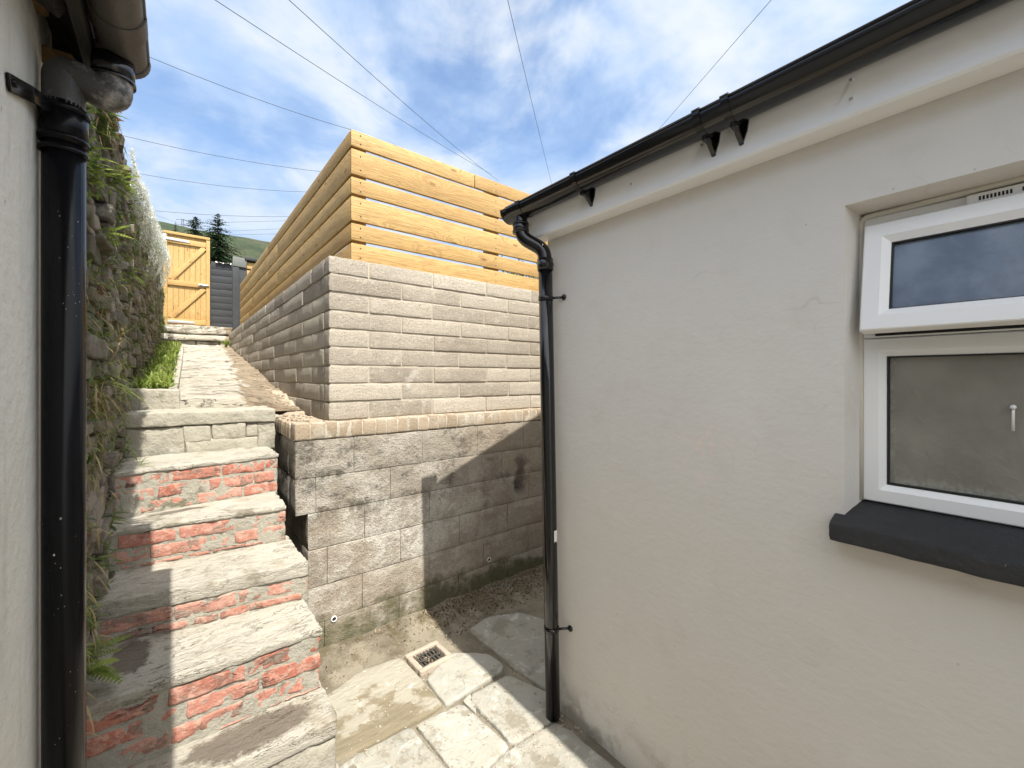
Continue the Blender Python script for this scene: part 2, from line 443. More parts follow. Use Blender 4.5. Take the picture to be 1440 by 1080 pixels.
@mat('sky_reflection_glass')
def _(t):
    o = t.obj()
    c = t.mix(t.ramp(t.noise(o, 9, 5), .35, .7), (.10, .125, .17), (.19, .225, .28))  # blue-grey reflection of the sky painted into the pane colour
    t.out(c, .12, t.bump(t.noise(o, 24, 3), .0012), **{'Specular IOR Level': .8})


def leafm(name, a, b, tr=.35):
    @mat(name)
    def _(t):
        c = t.mix(t.tone(), a, b)
        d = t.n('ShaderNodeBsdfPrincipled', {'Base Color': c, 'Roughness': .6})
        q = t.n('ShaderNodeBsdfTranslucent', {'Color': c})
        m = t.n('ShaderNodeMixShader', {0: tr, 1: d.outputs[0], 2: q.outputs[0]})
        t.n('ShaderNodeOutputMaterial', {0: m.outputs[0]})


leafm('leaf_green', (.045, .085, .015), (.19, .25, .05))
leafm('bright_leaf', (.12, .19, .025), (.32, .37, .09), .45)
leafm('dry_grass', (.22, .17, .07), (.45, .36, .18))
leafm('white_flower', (.34, .36, .26), (.88, .89, .84), .3)
leafm('red_sedum', (.20, .07, .03), (.36, .19, .08), .3)
leafm('needles', (.012, .032, .014), (.045, .085, .03), .15)
leafm('litter', (.04, .022, .01), (.30, .23, .14), .1)


@mat('hill_green')
def _(t):
    o = t.obj()
    c = t.mix(t.ramp(t.noise(o, .02, 6, .6), .4, .6), (.028, .046, .014), (.075, .07, .035))
    c = t.mix(t.ramp(t.noise(o, .05, 7, .7), .5, .6, 0, .8), c, (.018, .03, .013))
    c = t.mix(t.ramp(t.noise(t.map(o, (.3, 1, 1)), .045, 5, .6), .60, .66, 0, .6), c, (.22, .20, .18))
    t.out(c, 1., t.bump(t.noise(o, .3, 6, .7), 2.))


@mat('garden_grass')
def _(t):
    o = t.obj()
    c = t.mix(t.noise(o, 3, 6, .6), (.04, .07, .015), (.12, .15, .04))
    t.out(c, 1., t.bump(t.noise(o, 30, 5), .02))


# ------------------------------------------------------------------ mesh building
class M:
    def __init__(s):
        s.v = []; s.f = []; s.tone = []; s.tex = []

    def add(s, vs, fs, tone=.5, tex=None):
        b = len(s.v); s.v += [tuple(p) for p in vs]
        s.f += [tuple(b + i for i in f) for f in fs]
        s.tone += (list(tone) if isinstance(tone, (list, tuple)) else [tone] * len(vs))
        s.tex += tex if tex else [tuple(p) for p in vs]

    def build(s, name, m, parent=None, smooth=True, origin=None):
        me = bpy.data.meshes.new(name)
        off = Vector(origin) if origin is not None else (parent_world(parent) if parent else Vector((0, 0, 0)))
        me.from_pydata(s.v, [], s.f); me.update()
        if smooth: me.polygons.foreach_set('use_smooth', [True] * len(me.polygons))
        a = me.attributes.new('tone', 'FLOAT', 'POINT'); a.data.foreach_set('value', s.tone)
        a = me.attributes.new('tex', 'FLOAT_VECTOR', 'POINT'); a.data.foreach_set('vector', [c for p in s.tex for c in p])
        me.materials.append(MATS[m])
        o = bpy.data.objects.new(name, me); COL.objects.link(o)
        if parent:
            o.parent = parent; o.location = -parent_world(parent)
        return o


def parent_world(p):
    v = Vector((0, 0, 0))
    while p is not None:
        v += p.location; p = p.parent
    return v


def tag(o, label, cat, group=None):
    o['label'] = label; o['category'] = cat
    if group: o['group'] = group
    return o


def thing(name, loc, label, cat, group=None):
    o = bpy.data.objects.new(name, None); COL.objects.link(o); o.location = loc; o.empty_display_size = .1
    return tag(o, label, cat, group)


def struct(o): o['kind'] = 'structure'; return o


def stuff(o, label, cat):
    o['kind'] = 'stuff'; return tag(o, label, cat)


def axis_pts(a, b, r, seg):
    L = b - a; r = min(r, L * .3)
    n = max(1, int(round((L - 2 * r) / seg)))
    return [a, a + .3 * r, a + r] + [a + r + (L - 2 * r) * i / n for i in range(1, n)] + [b - r, b - .3 * r, b]


def rbox(m, lo, hi, r=.004, seg=.05, amp=0, freq=12, tone=None, xf=None, grain=None, amp2=0, freq2=60):
    """box with rounded edges and rough faces; grain = axis of the wood"""
    A = [axis_pts(lo[i], hi[i], r, seg) for i in range(3)]
    rr = [min(r, (hi[i] - lo[i]) * .3) for i in range(3)]
    N = [len(a) - 1 for a in A]
    idx = {}; vs = []; tx = []
    so_ = Vector((R.uniform(0, 99), R.uniform(0, 99), R.uniform(0, 99)))
    to = (R.uniform(0, 50), R.uniform(0, 50))
    def vert(i, j, k):
        key = (i, j, k)
        if key in idx: return idx[key]
        p = Vector((A[0][i], A[1][j], A[2][k]))
        q = Vector([min(max(p[c], lo[c] + rr[c]), hi[c] - rr[c]) for c in range(3)])
        d = p - q
        if d.length > 1e-9:
            mxr = max(abs(d[c]) / max(rr[c], 1e-9) for c in range(3))
            u = Vector([d[c] / max(rr[c], 1e-9) for c in range(3)])
            u = u / u.length * mxr
            p = q + Vector([u[c] * rr[c] for c in range(3)])
        if grain is not None:
            o1, o2 = [c for c in range(3) if c != grain]
            tx.append((p[grain] + to[0], p[o1] + p[o2] + to[1], to[0]))
        else: tx.append(tuple(p))
        if amp: p = p + mn.noise_vector(p * freq + so_) * amp
        if amp2: p = p + mn.noise_vector(p * freq2 + so_) * amp2
        if xf: p = xf(p)
        idx[key] = len(vs); vs.append(p); return idx[key]
    fs = []
    for i in range(N[0]):
        for j in range(N[1]):
            fs.append((vert(i, j, 0), vert(i, j + 1, 0), vert(i + 1, j + 1, 0), vert(i + 1, j, 0)))
            fs.append((vert(i, j, N[2]), vert(i + 1, j, N[2]), vert(i + 1, j + 1, N[2]), vert(i, j + 1, N[2])))
    for i in range(N[0]):
        for k in range(N[2]):
            fs.append((vert(i, 0, k), vert(i + 1, 0, k), vert(i + 1, 0, k + 1), vert(i, 0, k + 1)))
            fs.append((vert(i, N[1], k), vert(i, N[1], k + 1), vert(i + 1, N[1], k + 1), vert(i + 1, N[1], k)))
    for j in range(N[1]):
        for k in range(N[2]):
            fs.append((vert(0, j, k), vert(0, j, k + 1), vert(0, j + 1, k + 1), vert(0, j + 1, k)))
            fs.append((vert(N[0], j, k), vert(N[0], j + 1, k), vert(N[0], j + 1, k + 1), vert(N[0], j, k + 1)))
    m.add(vs, fs, R.random() if tone is None else tone, tx)


def board(m, p0, p1, wdir, width, thick, tone=None):
    """plank from p0 to p1; wdir = direction of its width"""
    p0 = Vector(p0); p1 = Vector(p1); d = p1 - p0; L = d.length; d.normalize()
    w_ = (Vector(wdir) - d * Vector(wdir).dot(d)).normalized(); n = d.cross(w_)
    def xf(p): return p0 + d * p.x + w_ * p.y + n * p.z
    rbox(m, (0, -width / 2, -thick / 2), (L, width / 2, thick / 2), .003, .25, .0008, 5, tone, xf, 0)


def tube(m, pts, r, seg=20, tone=.5, caps=True, rs=None):
    pts = [Vector(p) for p in pts]
    n = len(pts); T = []
    for i in range(n):
        a = pts[max(0, i - 1)]; b = pts[min(n - 1, i + 1)]; T.append((b - a).normalized())
    up = Vector((0, 0, 1)) if abs(T[0].z) < .9 else Vector((1, 0, 0))
    nx = T[0].cross(up).normalized(); vs = []; fs = []
    for i in range(n):
        nx = (nx - T[i] * nx.dot(T[i])).normalized(); ny = T[i].cross(nx)
        q = rs[i] if rs else r
        for k in range(seg):
            a = 2 * math.pi * k / seg
            vs.append(pts[i] + (nx * math.cos(a) + ny * math.sin(a)) * q)
    for i in range(n - 1):
        for k in range(seg):
            k2 = (k + 1) % seg
            fs.append((i * seg + k, i * seg + k2, (i + 1) * seg + k2, (i + 1) * seg + k))
    if caps:
        fs.append(tuple(range(seg))[::-1]); fs.append(tuple((n - 1) * seg + k for k in range(seg)))
    m.add(vs, fs, tone)


def bend(pts, r, n=7):
    pts = [Vector(p) for p in pts]; out = [pts[0]]
    for i in range(1, len(pts) - 1):
        a, b, c = pts[i - 1], pts[i], pts[i + 1]
        q = min(r, (a - b).length * .48, (c - b).length * .48)
        s0 = b + (a - b).normalized() * q; s1 = b + (c - b).normalized() * q
        for k in range(n + 1):
            t = k / n; out.append(s0.lerp(b, t).lerp(b.lerp(s1, t), t))
    return out + [pts[-1]]


def prism(m, poly, z0, z1, tone=.5, axis=2):
    """extrude polygon of 2D points along axis"""
    def P(p, q):
        return (p[0], p[1], q) if axis == 2 else ((p[0], q, p[1]) if axis == 1 else (q, p[0], p[1]))
    n = len(poly)
    vs = [P(p, z0) for p in poly] + [P(p, z1) for p in poly]
    fs = [tuple(range(n))[::-1], tuple(range(n, 2 * n))] + [(i, (i + 1) % n, n + (i + 1) % n, n + i) for i in range(n)]
    if axis == 1: fs = [f[::-1] for f in fs]
    m.add(vs, fs, tone)


def box(m, lo, hi, tone=.5):
    prism(m, [(lo[0], lo[1]), (hi[0], lo[1]), (hi[0], hi[1]), (lo[0], hi[1])], lo[2], hi[2], tone)


def grid(m, xs, ys, zf, tone=.5):
    vs = [Vector((x, y, zf(x, y))) for y in ys for x in xs]; nx = len(xs)
    fs = [(j * nx + i, j * nx + i + 1, (j + 1) * nx + i + 1, (j + 1) * nx + i) for j in range(len(ys) - 1) for i in range(nx - 1)]
    m.add(vs, fs, tone)


def lin(a, b, n): return [a + (b - a) * i / n for i in range(n + 1)]


def fbm(x, y, z=0, o=4):
    return mn.fractal(Vector((x, y, z)), .6, 2.1, o)


def blade(m, base, d, L, wd, droop=.5, n=4, tone=None, side=None):
    base = Vector(base); d = Vector(d).normalized()
    s_ = side if side else d.cross(Vector((0, 0, 1)))
    s_ = s_.normalized() if s_.length > 1e-4 else Vector((1, 0, 0))
    p = base.copy(); vs = []; cur = d.copy()
    for i in range(n + 1):
        t = i / n; ww = wd * (math.sin(math.pi * min(.98, .22 + .78 * t)) + .04)
        vs += [p - s_ * ww / 2, p + s_ * ww / 2]
        p = p + cur * (L / n); cur = (cur + Vector((0, 0, -droop / n))).normalized()
    fs = [(2 * i, 2 * i + 1, 2 * i + 3, 2 * i + 2) for i in range(n)]
    m.add(vs, fs, R.random() if tone is None else tone)


def rdir(bias=(0, 0, 0), k=1.):
    while True:
        v = Vector((R.uniform(-1, 1), R.uniform(-1, 1), R.uniform(-1, 1)))
        if .1 < v.length < 1: break
    return (v.normalized() * k + Vector(bias)).normalized()


# ================================================================== THE SETTING
# terrain beyond the wall, rising to the hill
def hillz(x, y):
    base = 2.5 + max(0, y - 11) * .13
    ridge = (99 - .055 * (x + 20)) * (1 + .03 * fbm(x * .01, 3.3) + .012 * fbm(x * .06, 8.3))
    t = min(1, max(0, (y - 90) / 290)); t = t * t * (3 - 2 * t)
    z = base * (1 - t) + ridge * t
    if y > 380: z = ridge - (y - 380) * .02
    return z + (1.5 * fbm(x * .03, y * .03) if y > 60 else 0)
m = M(); grid(m, lin(-500, 700, 150), lin(10.6, 90, 16) + lin(96, 520, 70), hillz)
hill = struct(m.build('hill', 'hill_green'))
m = M()
grid(m, [-40, -12, -4, -1.5, -.42], [1.7, 3, 5, 8.5, 12], lambda x, y: 2.55 + max(0, y - 2.5) * .16)
grid(m, [.82, 1.6, 3, 8, 40], [2.80, 4, 6, 8.6, 12], lambda x, y: 2.28 + max(0, y - 6) * .06)
struct(m.build('terrain', 'garden_grass'))
# yard ground: one sheet
def yardz(x, y):
    z = .006 * fbm(x * 5, y * 5)
    if y > 2.1: z += .05 * max(0, (y - 2.2) / .4) ** 1.5 + .012 * fbm(x * 9, y * 9)
    if x < .62: z += .015
    return z - .004
m = M()
xs = [-60, -20, -6, -1] + lin(.3, 2.4, 70) + [3, 5, 10, 60]
ys = [-80, -30, -8, -2] + lin(.2, 2.64, 80) + [3, 6]
grid(m, xs, ys, yardz)
struct(m.build('ground', 'yard_ground'))

# ------------------------------------------------------------------ flagstones
def chaikin(p, n=2):
    for _ in range(n):
        q = []
        for i in range(len(p)):
            a = Vector(p[i]); b = Vector(p[(i + 1) % len(p)])
            q += [a.lerp(b, .07), a.lerp(b, .93)]
        p = q
    return p


def slab_mesh(name, poly, z0, z1, mt, amp=.006, tone=None, origin=None):
    m = M(); P = [Vector((p[0], p[1])) for p in poly]; P = chaikin(P, 2)
    # resample outline
    O = []
    for i in range(len(P)):
        a, b = P[i], P[(i + 1) % len(P)]; k = max(1, int((b - a).length / .022))
        O += [a.lerp(b, j / k) for j in range(k)]
    cx = sum(p.x for p in O) / len(O); cy = sum(p.y for p in O) / len(O); C = Vector((cx, cy))
    sd = R.uniform(0, 50); n = len(O); rings = []
    for p in O:
        pass
    lev = [(1.0, z0), (1.0, z1 - .012), (.985, z1 - .003), (.955, z1), (.85, z1), (.7, z1), (.52, z1), (.34, z1), (.16, z1)]
    vs = []
    for li, (s, z) in enumerate(lev):
        for p in O:
            jit = 1.026 + .022 * mn.noise(Vector((p.x * 14, p.y * 14, sd))) + .010 * mn.noise(Vector((p.x * 45, p.y * 45, sd)))
            q = C + (p - C) * s * jit
            zz_ = z + (amp * fbm(q.x * 7, q.y * 7, sd) + amp * .5 * fbm(q.x * 20, q.y * 20, sd) if li > 0 else 0)
            vs.append((q.x, q.y, zz_))
    vs.append((cx, cy, z1 + amp * fbm(cx * 7, cy * 7, sd)))
    fs = []
    for l in range(len(lev) - 1):
        for i in range(n):
            j = (i + 1) % n; fs.append((l * n + i, l * n + j, (l + 1) * n + j, (l + 1) * n + i))
    l = len(lev) - 1
    for i in range(n): fs.append((l * n + i, l * n + (i + 1) % n, len(vs) - 1))
    m.add(vs, fs, R.random() if tone is None else tone)
    return m.build(name, mt)


FL = [
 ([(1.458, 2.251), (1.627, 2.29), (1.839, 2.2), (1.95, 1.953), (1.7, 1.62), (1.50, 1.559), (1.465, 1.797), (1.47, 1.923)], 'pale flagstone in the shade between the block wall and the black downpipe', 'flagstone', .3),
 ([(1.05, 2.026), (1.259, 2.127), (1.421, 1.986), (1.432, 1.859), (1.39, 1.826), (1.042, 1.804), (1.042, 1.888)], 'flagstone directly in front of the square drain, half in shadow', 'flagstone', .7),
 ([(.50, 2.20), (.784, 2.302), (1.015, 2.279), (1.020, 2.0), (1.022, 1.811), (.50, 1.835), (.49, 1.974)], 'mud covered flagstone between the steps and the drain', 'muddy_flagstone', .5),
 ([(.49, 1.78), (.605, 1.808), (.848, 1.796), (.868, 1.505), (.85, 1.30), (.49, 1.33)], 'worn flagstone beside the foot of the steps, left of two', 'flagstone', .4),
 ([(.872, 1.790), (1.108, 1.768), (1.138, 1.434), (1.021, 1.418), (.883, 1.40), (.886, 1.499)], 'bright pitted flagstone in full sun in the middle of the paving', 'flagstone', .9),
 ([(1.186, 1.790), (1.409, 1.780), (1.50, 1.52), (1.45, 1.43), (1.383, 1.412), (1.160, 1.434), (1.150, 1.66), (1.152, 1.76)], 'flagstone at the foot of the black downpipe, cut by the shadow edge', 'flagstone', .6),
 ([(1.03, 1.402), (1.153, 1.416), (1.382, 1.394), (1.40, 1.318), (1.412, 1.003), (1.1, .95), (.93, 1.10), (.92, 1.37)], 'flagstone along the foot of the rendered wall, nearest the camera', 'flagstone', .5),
]
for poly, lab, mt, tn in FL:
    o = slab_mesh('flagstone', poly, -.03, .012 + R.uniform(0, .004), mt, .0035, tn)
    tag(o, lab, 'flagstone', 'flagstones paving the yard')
m = M()
for poly in [[(1.105, 1.78), (1.165, 1.80), (1.150, 1.70), (1.118, 1.66)], [(1.07, 1.795), (1.10, 1.80), (1.10, 1.778), (1.08, 1.775)]]:
    pass
o = slab_mesh('stone_chip', [(1.118, 1.78), (1.175, 1.80), (1.142, 1.70), (1.125, 1.67)], -.02, .010, 'flagstone', .002, .8)
tag(o, 'small wedge of stone fitted between two flagstones', 'stone')

# drain
dr = thing('drain', (1.14, 2.17, 0), 'square yard drain with stone surround and clogged iron grid', 'drain')
ang = rad(2)
def dxf(p):
    c, s = math.cos(ang), math.sin(ang)
    return Vector((1.137 + p.x * c - p.y * s, 2.170 + p.x * s + p.y * c, p.z))
m = M()
for a, b in [((-.105, -.095), (.105, -.065)), ((-.105, .065), (.105, .095)), ((-.105, -.065), (-.075, .065)), ((.075, -.065), (.105, .065))]:
    rbox(m, (a[0], a[1], -.03), (b[0], b[1], .028), .008, .03, .003, 22, .6, dxf)
m.build('surround', 'stone_frame', dr)
m = M()
rbox(m, (-.075, -.065, -.03), (.075, .065, .002), .004, .05, .001, 20, .5, dxf)
m.build('drain_bed', 'soil', dr)
m = M()
for i in range(7):
    x = -.062 + i * .0205
    rbox(m, (x - .0045, -.064, .006), (x + .0045, .064, .016), .002, .04, .0008, 30, .5, dxf)
for y in (-.05, 0, .05): rbox(m, (-.074, y - .005, .005), (.074, y + .005, .0155), .002, .05, .0008, 30, .5, dxf)
m.build('grating', 'cast_iron', dr)
m = M()
for i in range(60):
    p = dxf(Vector((R.uniform(-.07, .07), R.uniform(-.06, .06), .018)))
    blade(m, p, rdir((0, 0, -.3)), R.uniform(.008, .024), R.uniform(.004, .010), .3, 2)
stuff(m.build('leaf_litter', 'litter'), 'dry leaf scraps caught in the square drain grid', 'leaf litter')

# ------------------------------------------------------------------ lower retaining wall
LW = thing('retaining_wall', (1.8, 2.6, 0), 'old grey concrete block retaining wall with algae stains and sandy brick coping', 'wall')
FY = 2.59
m = M(); cop = M(); jt = M()
courses = []
z = 1.255
hs = [.215, .205, .210, .215, .215, .215]
for h in hs: courses.append((z - h, z)); z -= h
for ci, (za, zb) in enumerate(courses):
    left = .527 if ci < 2 else .592
    off = .10 if ci % 2 else .32
    x = left; first = True
    while x < 3.6:
        L = (off if first else .45) + R.uniform(-.01, .01); first = False
        g = .0016
        rbox(m, (x + g, FY + R.uniform(-.002, .002), za + g), (x + L - g, FY + .16, zb - g), .0025, .05, .0022, 9, None, None, None, .0010, 55)
        x += L
    # return face down the alley
    y = FY + .165
    ynd = 3.35
    while y < ynd and ci < 6:
        L = .45
        rbox(m, (left, y, za + .003), (left + .2, min(ynd, y + L) - .004, zb - .003), .006, .06, .003, 9)
        y += L
m.build('blocks', 'old_block', LW)
box(jt, (.600, FY + .007, -.03), (3.6, FY + .30, 1.262)); box(jt, (.535, FY + .009, courses[1][0] + .004), (.60, 3.34, 1.262))
box(jt, (.60, FY + .3, -.03), (.82, 3.34, 1.262))
jt.build('mortar_core', 'old_joint', LW)
x = .523; i = 0
while x < 3.6:
    wd_ = R.uniform(.066, .085)
    rbox(cop, (x + .002, FY - .004 + R.uniform(-.002, .003), 1.259), (x + wd_ - .0015, FY + .11, 1.356 + R.uniform(-.004, .004) - max(0, .08 - x + .45) * .1), .010, .03, .004, 20)
    x += wd_
y = FY + .115
while y < 3.3:
    wd_ = R.uniform(.066, .08)
    rbox(cop, (.520, y + .003, 1.259), (.735, y + wd_ - .003, 1.352 + R.uniform(-.004, .004)), .010, .04, .004, 20)
    y += wd_
cop.build('coping_bricks', 'sand_brick', LW)
hm = M()
rbox(hm, (.49, 3.22, 1.0), (.735, 4.1, 1.38), .02, .03, .012, 9, None, lambda p: Vector((p.x, p.y, p.z - .03 + max(0, p.y - 3.35) * .19 + .02 * (p.x > .6) + .015 * fbm(p.x * 9, p.y * 9))), None, .004, 40)
hm.build('mortar_haunch', 'sand_brick', LW)
cm = M(); rbox(cm, (.535, FY - .001, 1.258), (3.6, FY + .2, 1.350), .012, .03, .005, 16, None, None, None, .002, 60); cm.build('coping_mortar', 'sand_mortar', LW)
# weep pipes
for px_, pz_ in ((.735, .192), (1.86, .235)):
    wp = M(); tube(wp, [(px_, FY - .006, pz_), (px_, FY + .05, pz_)], .016, 16, caps=False); tube(wp, [(px_, FY + .05, pz_), (px_, FY - .006, pz_)], .012, 16, caps=False)
    a = [(px_ + .016 * math.cos(k / 16 * 6.2832), FY - .006, pz_ + .016 * math.sin(k / 16 * 6.2832)) for k in range(16)]
    b = [(px_ + .012 * math.cos(k / 16 * 6.2832), FY - .006, pz_ + .012 * math.sin(k / 16 * 6.2832)) for k in range(16)]
    wp.add(a + b, [(k, (k + 1) % 16, 16 + (k + 1) % 16, 16 + k) for k in range(16)])
    o = wp.build('weep_pipe', 'white_plastic', LW)
    wq = M(); tube(wq, [(px_, FY - .003, pz_), (px_, FY + .02, pz_)], .0118, 16); q = wq.build('pipe_shade_plug', 'gasket_gap_black', o); q.location = (0, 0, 0)  # solid black plug standing in for the shade inside the pipe

# ------------------------------------------------------------------ upper block wall
UW = thing('block_wall', (1.8, 2.7, 1.36), 'new pale concrete block wall standing on the old retaining wall', 'wall')
UX, UY, UZ = .721, 2.636, 2.352
m = M(); CH = .1105
for c in range(20):
    zt = UZ - c * CH; zb = zt - CH
    if c < 9:
        x = UX; first = True
        offs = (.24 if c % 2 == 0 else .46)
        while x < 3.6:
            L = offs if first else .452 + R.uniform(-.012, .012)
            d = R.uniform(-.003, .003)
            first_x = x + (.0 if first else .005)
            rbox(m, (first_x, UY + d, zb + .007), (x + L - .005, UY + .105, zt - .006), .0025, .03, .0022, 20, None, None, None, .0005, 90)
            x += L; first = False
    y = UY + .11 + (.10 if c % 2 else .31); y0 = UY + .113
    while y0 < 8.55:
        ye = min(y, 8.55)
        if ye - y0 > .03 and zt > 1.36 - .12 + max(0, (y0 - 4)) * .15:
            sg = .05 if y0 < 4.5 else .12
            rbox(m, (UX + R.uniform(-.004, .004), y0 + .0045, zb + .0055), (UX + .2, ye - .0055, zt - .006), .003, sg, .0028, 14)
        y0 = ye; y += .45
        if ye >= 8.55: break
m.build('blocks', 'dense_block', UW)
m = M(); rbox(m, (UX + .008, UY + .006, 1.345), (3.6, UY + .19, UZ - .008), .004, .10, .002, 12, .5, None, None, .0016, 60)
rbox(m, (UX + .0085, UY + .16, .9), (UX + .19, 8.54, UZ - .009), .004, .12, .0025, 12, .5)
m.build('mortar', 'sand_mortar', UW)

# ------------------------------------------------------------------ slatted fence on the wall
FN = thing('slatted_fence', (.88, 2.72, 2.35), 'new pine slatted fence on top of the pale block wall corner', 'fence')
tops = [3.18, 3.06, 2.882, 2.76, 2.59, 2.465]; bots = [3.079, 2.901, 2.779, 2.609, 2.485, 2.352]
FX0, FY0 = .866, 2.70
front = M(); side = M(); posts = M()
for i, (zt, zb) in enumerate(zip(tops, bots)):
    zc = (zt + zb) / 2; cut = FX0 + (1.02 if i == 0 else 2.4)
    if i == 0:
        board(front, (FX0 + .001, FY0, zc), (FX0 + .93, FY0 + .001, zc - .004), (0, 0, 1), zt - zb, .022)
        board(front, (FX0 + .934, FY0 - .001, zc - .004), (3.6, FY0, zc), (0, 0, 1), zt - zb, .022)
    else:
        board(front, (FX0 + .001, FY0, zc), (3.6, FY0 + R.uniform(-.002, .002), zc + R.uniform(-.004, .004)), (0, 0, 1), zt - zb, .022)
    y = FY0 + .012
    ends = [FY0 + (2.4 if i % 2 else 3.0), FY0 + 4.3 + .3 * (i % 3), 8.42]
    for e in ends:
        board(side, (FX0 + .011, y, zc), (FX0 + .011, e - .004, zc + R.uniform(-.003, .003)), (0, 0, 1), zt - zb, .022)
        y = e
front.build('front_slats', 'pine', FN)
side.build('side_slats', 'pine', FN)
for k, (px_, py_) in enumerate([(.925, 2.758), (2.0, 2.758), (3.1, 2.758), (.925, 4.3), (.925, 5.7), (.925, 7.05), (.925, 8.36)]):
    pm = M(); board(pm, (px_, py_, 2.26), (px_, py_, 3.15), (1, 0, 0), .09, .09, .2); pm.build('post', 'pine', FN)
for px_ in (.925, 2.0):
    for zt, zb in zip(tops, bots):
        for dz in (.03, -.03):
            sm_ = M(); zc = (zt + zb) / 2 + dz * (zt - zb) / .11; tube(sm_, [(px_, FY0 - .0125, zc), (px_, FY0 - .008, zc)], .0045, 8); sm_.build('screw', 'cast_iron', FN)
# right end garden plants seen through the slats
pm = M()
for i in range(700):
    p = Vector((2.55 + R.gauss(0, .16), 3.0 + R.gauss(0, .12), 2.50 + R.gauss(0, .10)))
    blade(pm, p, rdir((0, 0, .3)), R.uniform(.03, .07), .014, .6, 2)
for i in range(14): tube(pm, [(2.55 + R.uniform(-.1, .1), 3.0, 2.25), (2.55 + R.uniform(-.3, .3), 3 + R.uniform(-.2, .2), 2.62)], .005, 6, .1)
tag(pm.build('garden_plant', 'bright_leaf'), 'leafy plant seen through the fence slats beside the gutter end', 'plant')

# ------------------------------------------------------------------ steps
ST = thing('stone_staircase', (.1, 2.3, 0), 'worn narrow garden steps with red brick risers and pale treads', 'steps')
#      y at left, y at right, top z, bottom z, tread depth, tread thickness, tread mat, right x
STEPS = [
 (1.24, 1.20, .19, -.02, .42, .05, 'tread_cement', .47),
 (1.60, 1.545, .411, .19, .36, .06, 'tread_cement', .455),
 (1.745, 1.738, .646, .411, .42, .030, 'tread_cement', .447),
 (2.10, 1.992, .8055, .646, .42, .058, 'tread_cement', .458),
 (2.395, 2.334, .979, .8055, .36, .022, 'tread_cement', .437),
 (2.60, 2.651, 1.19, .979, .40, .022, 'tread_cement', .455),
 (3.06, 2.95, 1.42, 1.19, .44, .075, 'grey_slab', .49),
]
XL = -.235
for si, (yl, yr, zt, zb, dep, th, mt, xr) in enumerate(STEPS):
    e = bpy.data.objects.new('step', None); COL.objects.link(e); e.parent = ST
    e.location = Vector((.1, yr, zb)) - ST.location; e.empty_display_size = .1
    def sk(p, yl=yl, yr=yr, zt=zt, xr=xr):
        t = (p.x - XL) / (xr - XL)
        y = p.y + yl + (yr - yl) * t
        z = p.z
        if z > zt - .012: z += .0055 * fbm(p.x * 3, y * 3, 2.2)
        # broken outline of the nosing
        y += (.007 * fbm(p.x * 5, zt * 7, 1.1) + .004 * fbm(p.x * 30, zt * 9, z * 30)) * max(0, 1 - p.y / .1)
        return Vector((p.x + .010 * fbm(y * 9, zt * 5), y, z))
    m = M(); rbox(m, (XL, 0, zt - th), (xr, dep, zt), .0065, .018, .004, 8, None, sk, None, .0030, 36)
    m.build('tread', mt, e)
    mo = M(); rbox(mo, (XL, .007 if si < 6 else .026, zb - .05), (xr - .004, dep, zt - th + .01), .01, .03, .006, 9, None, sk, None, .003, 40)
    mo.build('mortar', 'rough_mortar', e)
    if si in (0, 1):
        b = M(); rbox(b, (XL, .006, zb - .03), (xr, .12, zt - th - .004), .02, .03, .008, 8, None, sk, None, .003, 40); b.build('riser', 'grey_slab', e)
    elif si == 6:
        b = M(); zc = zt - th
        for (xa, xb, za, zb_) in [(-.23, .06, zb - .02, zc - .008), (.055, .40, zb - .02, zc - .088), (.045, .168, zc - .095, zc - .006), (.172, .335, zc - .092, zc - .002), (.338, .40, zc - .085, zc - .010), (.395, .49, zb - .02, zc - .003)]:
            rbox(b, (xa, .006 + R.uniform(0, .012), za), (xb - .002, .13, zb_), .008, .022, .007, 11, None, sk, None, .003, 40)
        b.build('riser', 'grey_slab', e)
    else:
        b = M(); z = zt - th - .003; row = 0
        while z > zb + .006:
            h = min(.060, z - zb - .001)
            x = XL + (-.05 if row % 2 else .06 * R.random()); 
            while x < xr - .01:
                L = R.choice([.205, .215, .10, .2]) ; xa = max(x, XL); xb = min(x + L, xr)
                if xb - xa > .03:
                    rbox(b, (xa + .004, .002 + R.uniform(0, .007), z - h + .003 + R.uniform(0, .004)), (xb - .004, .10, z - .002), .005, .016, .0040, 22, None, sk, None, .0022, 60)
                x += L
            z -= h + .004; row += 1
        b.build('riser', 'red_brick', e)
m = M(); rbox(m, (XL, 3.2, -.02), (.50, 3.5, 1.40), .02, .1, .006, 6); m.build('base', 'rough_mortar', ST)

# ------------------------------------------------------------------ ramped path
def pz(y):
    P = [(3.30, 1.478), (4.6, 1.60), (6, 1.77), (8.52, 2.14)]
    for (a, za), (b, zb) in zip(P, P[1:]):
        if y <= b: return za + (zb - za) * (y - a) / (b - a)
    return 2.14
def pathz(x, y):
    z = pz(y) + .012 * fbm(x * 2, y * 5) + .007 * fbm(x * 6, y * 13)
    e = x - (.35 + .04 * (y - 3.3))
    if e > 0: z += -.10 * min(1, e / .3) * max(0, 1 - (y - 3.3) / 2.0) + .02 * fbm(x * 9, y * 9)
    return z
m = M()
vsx = lin(.02, .76, 26); ysr = lin(3.32, 8.53, 130)
grid(m, vsx, ysr, pathz)
n_ = len(vsx)
base = [(x, 3.32 + .006 * fbm(x * 9, 0), pathz(x, 3.32) if k == 0 else 1.38) for k in (1, 0) for x in vsx]
m.add(base, [(i, i + 1, n_ + i + 1, n_ + i) for i in range(n_ - 1)])
struct(m.build('path', 'path_cement'))
m = M()
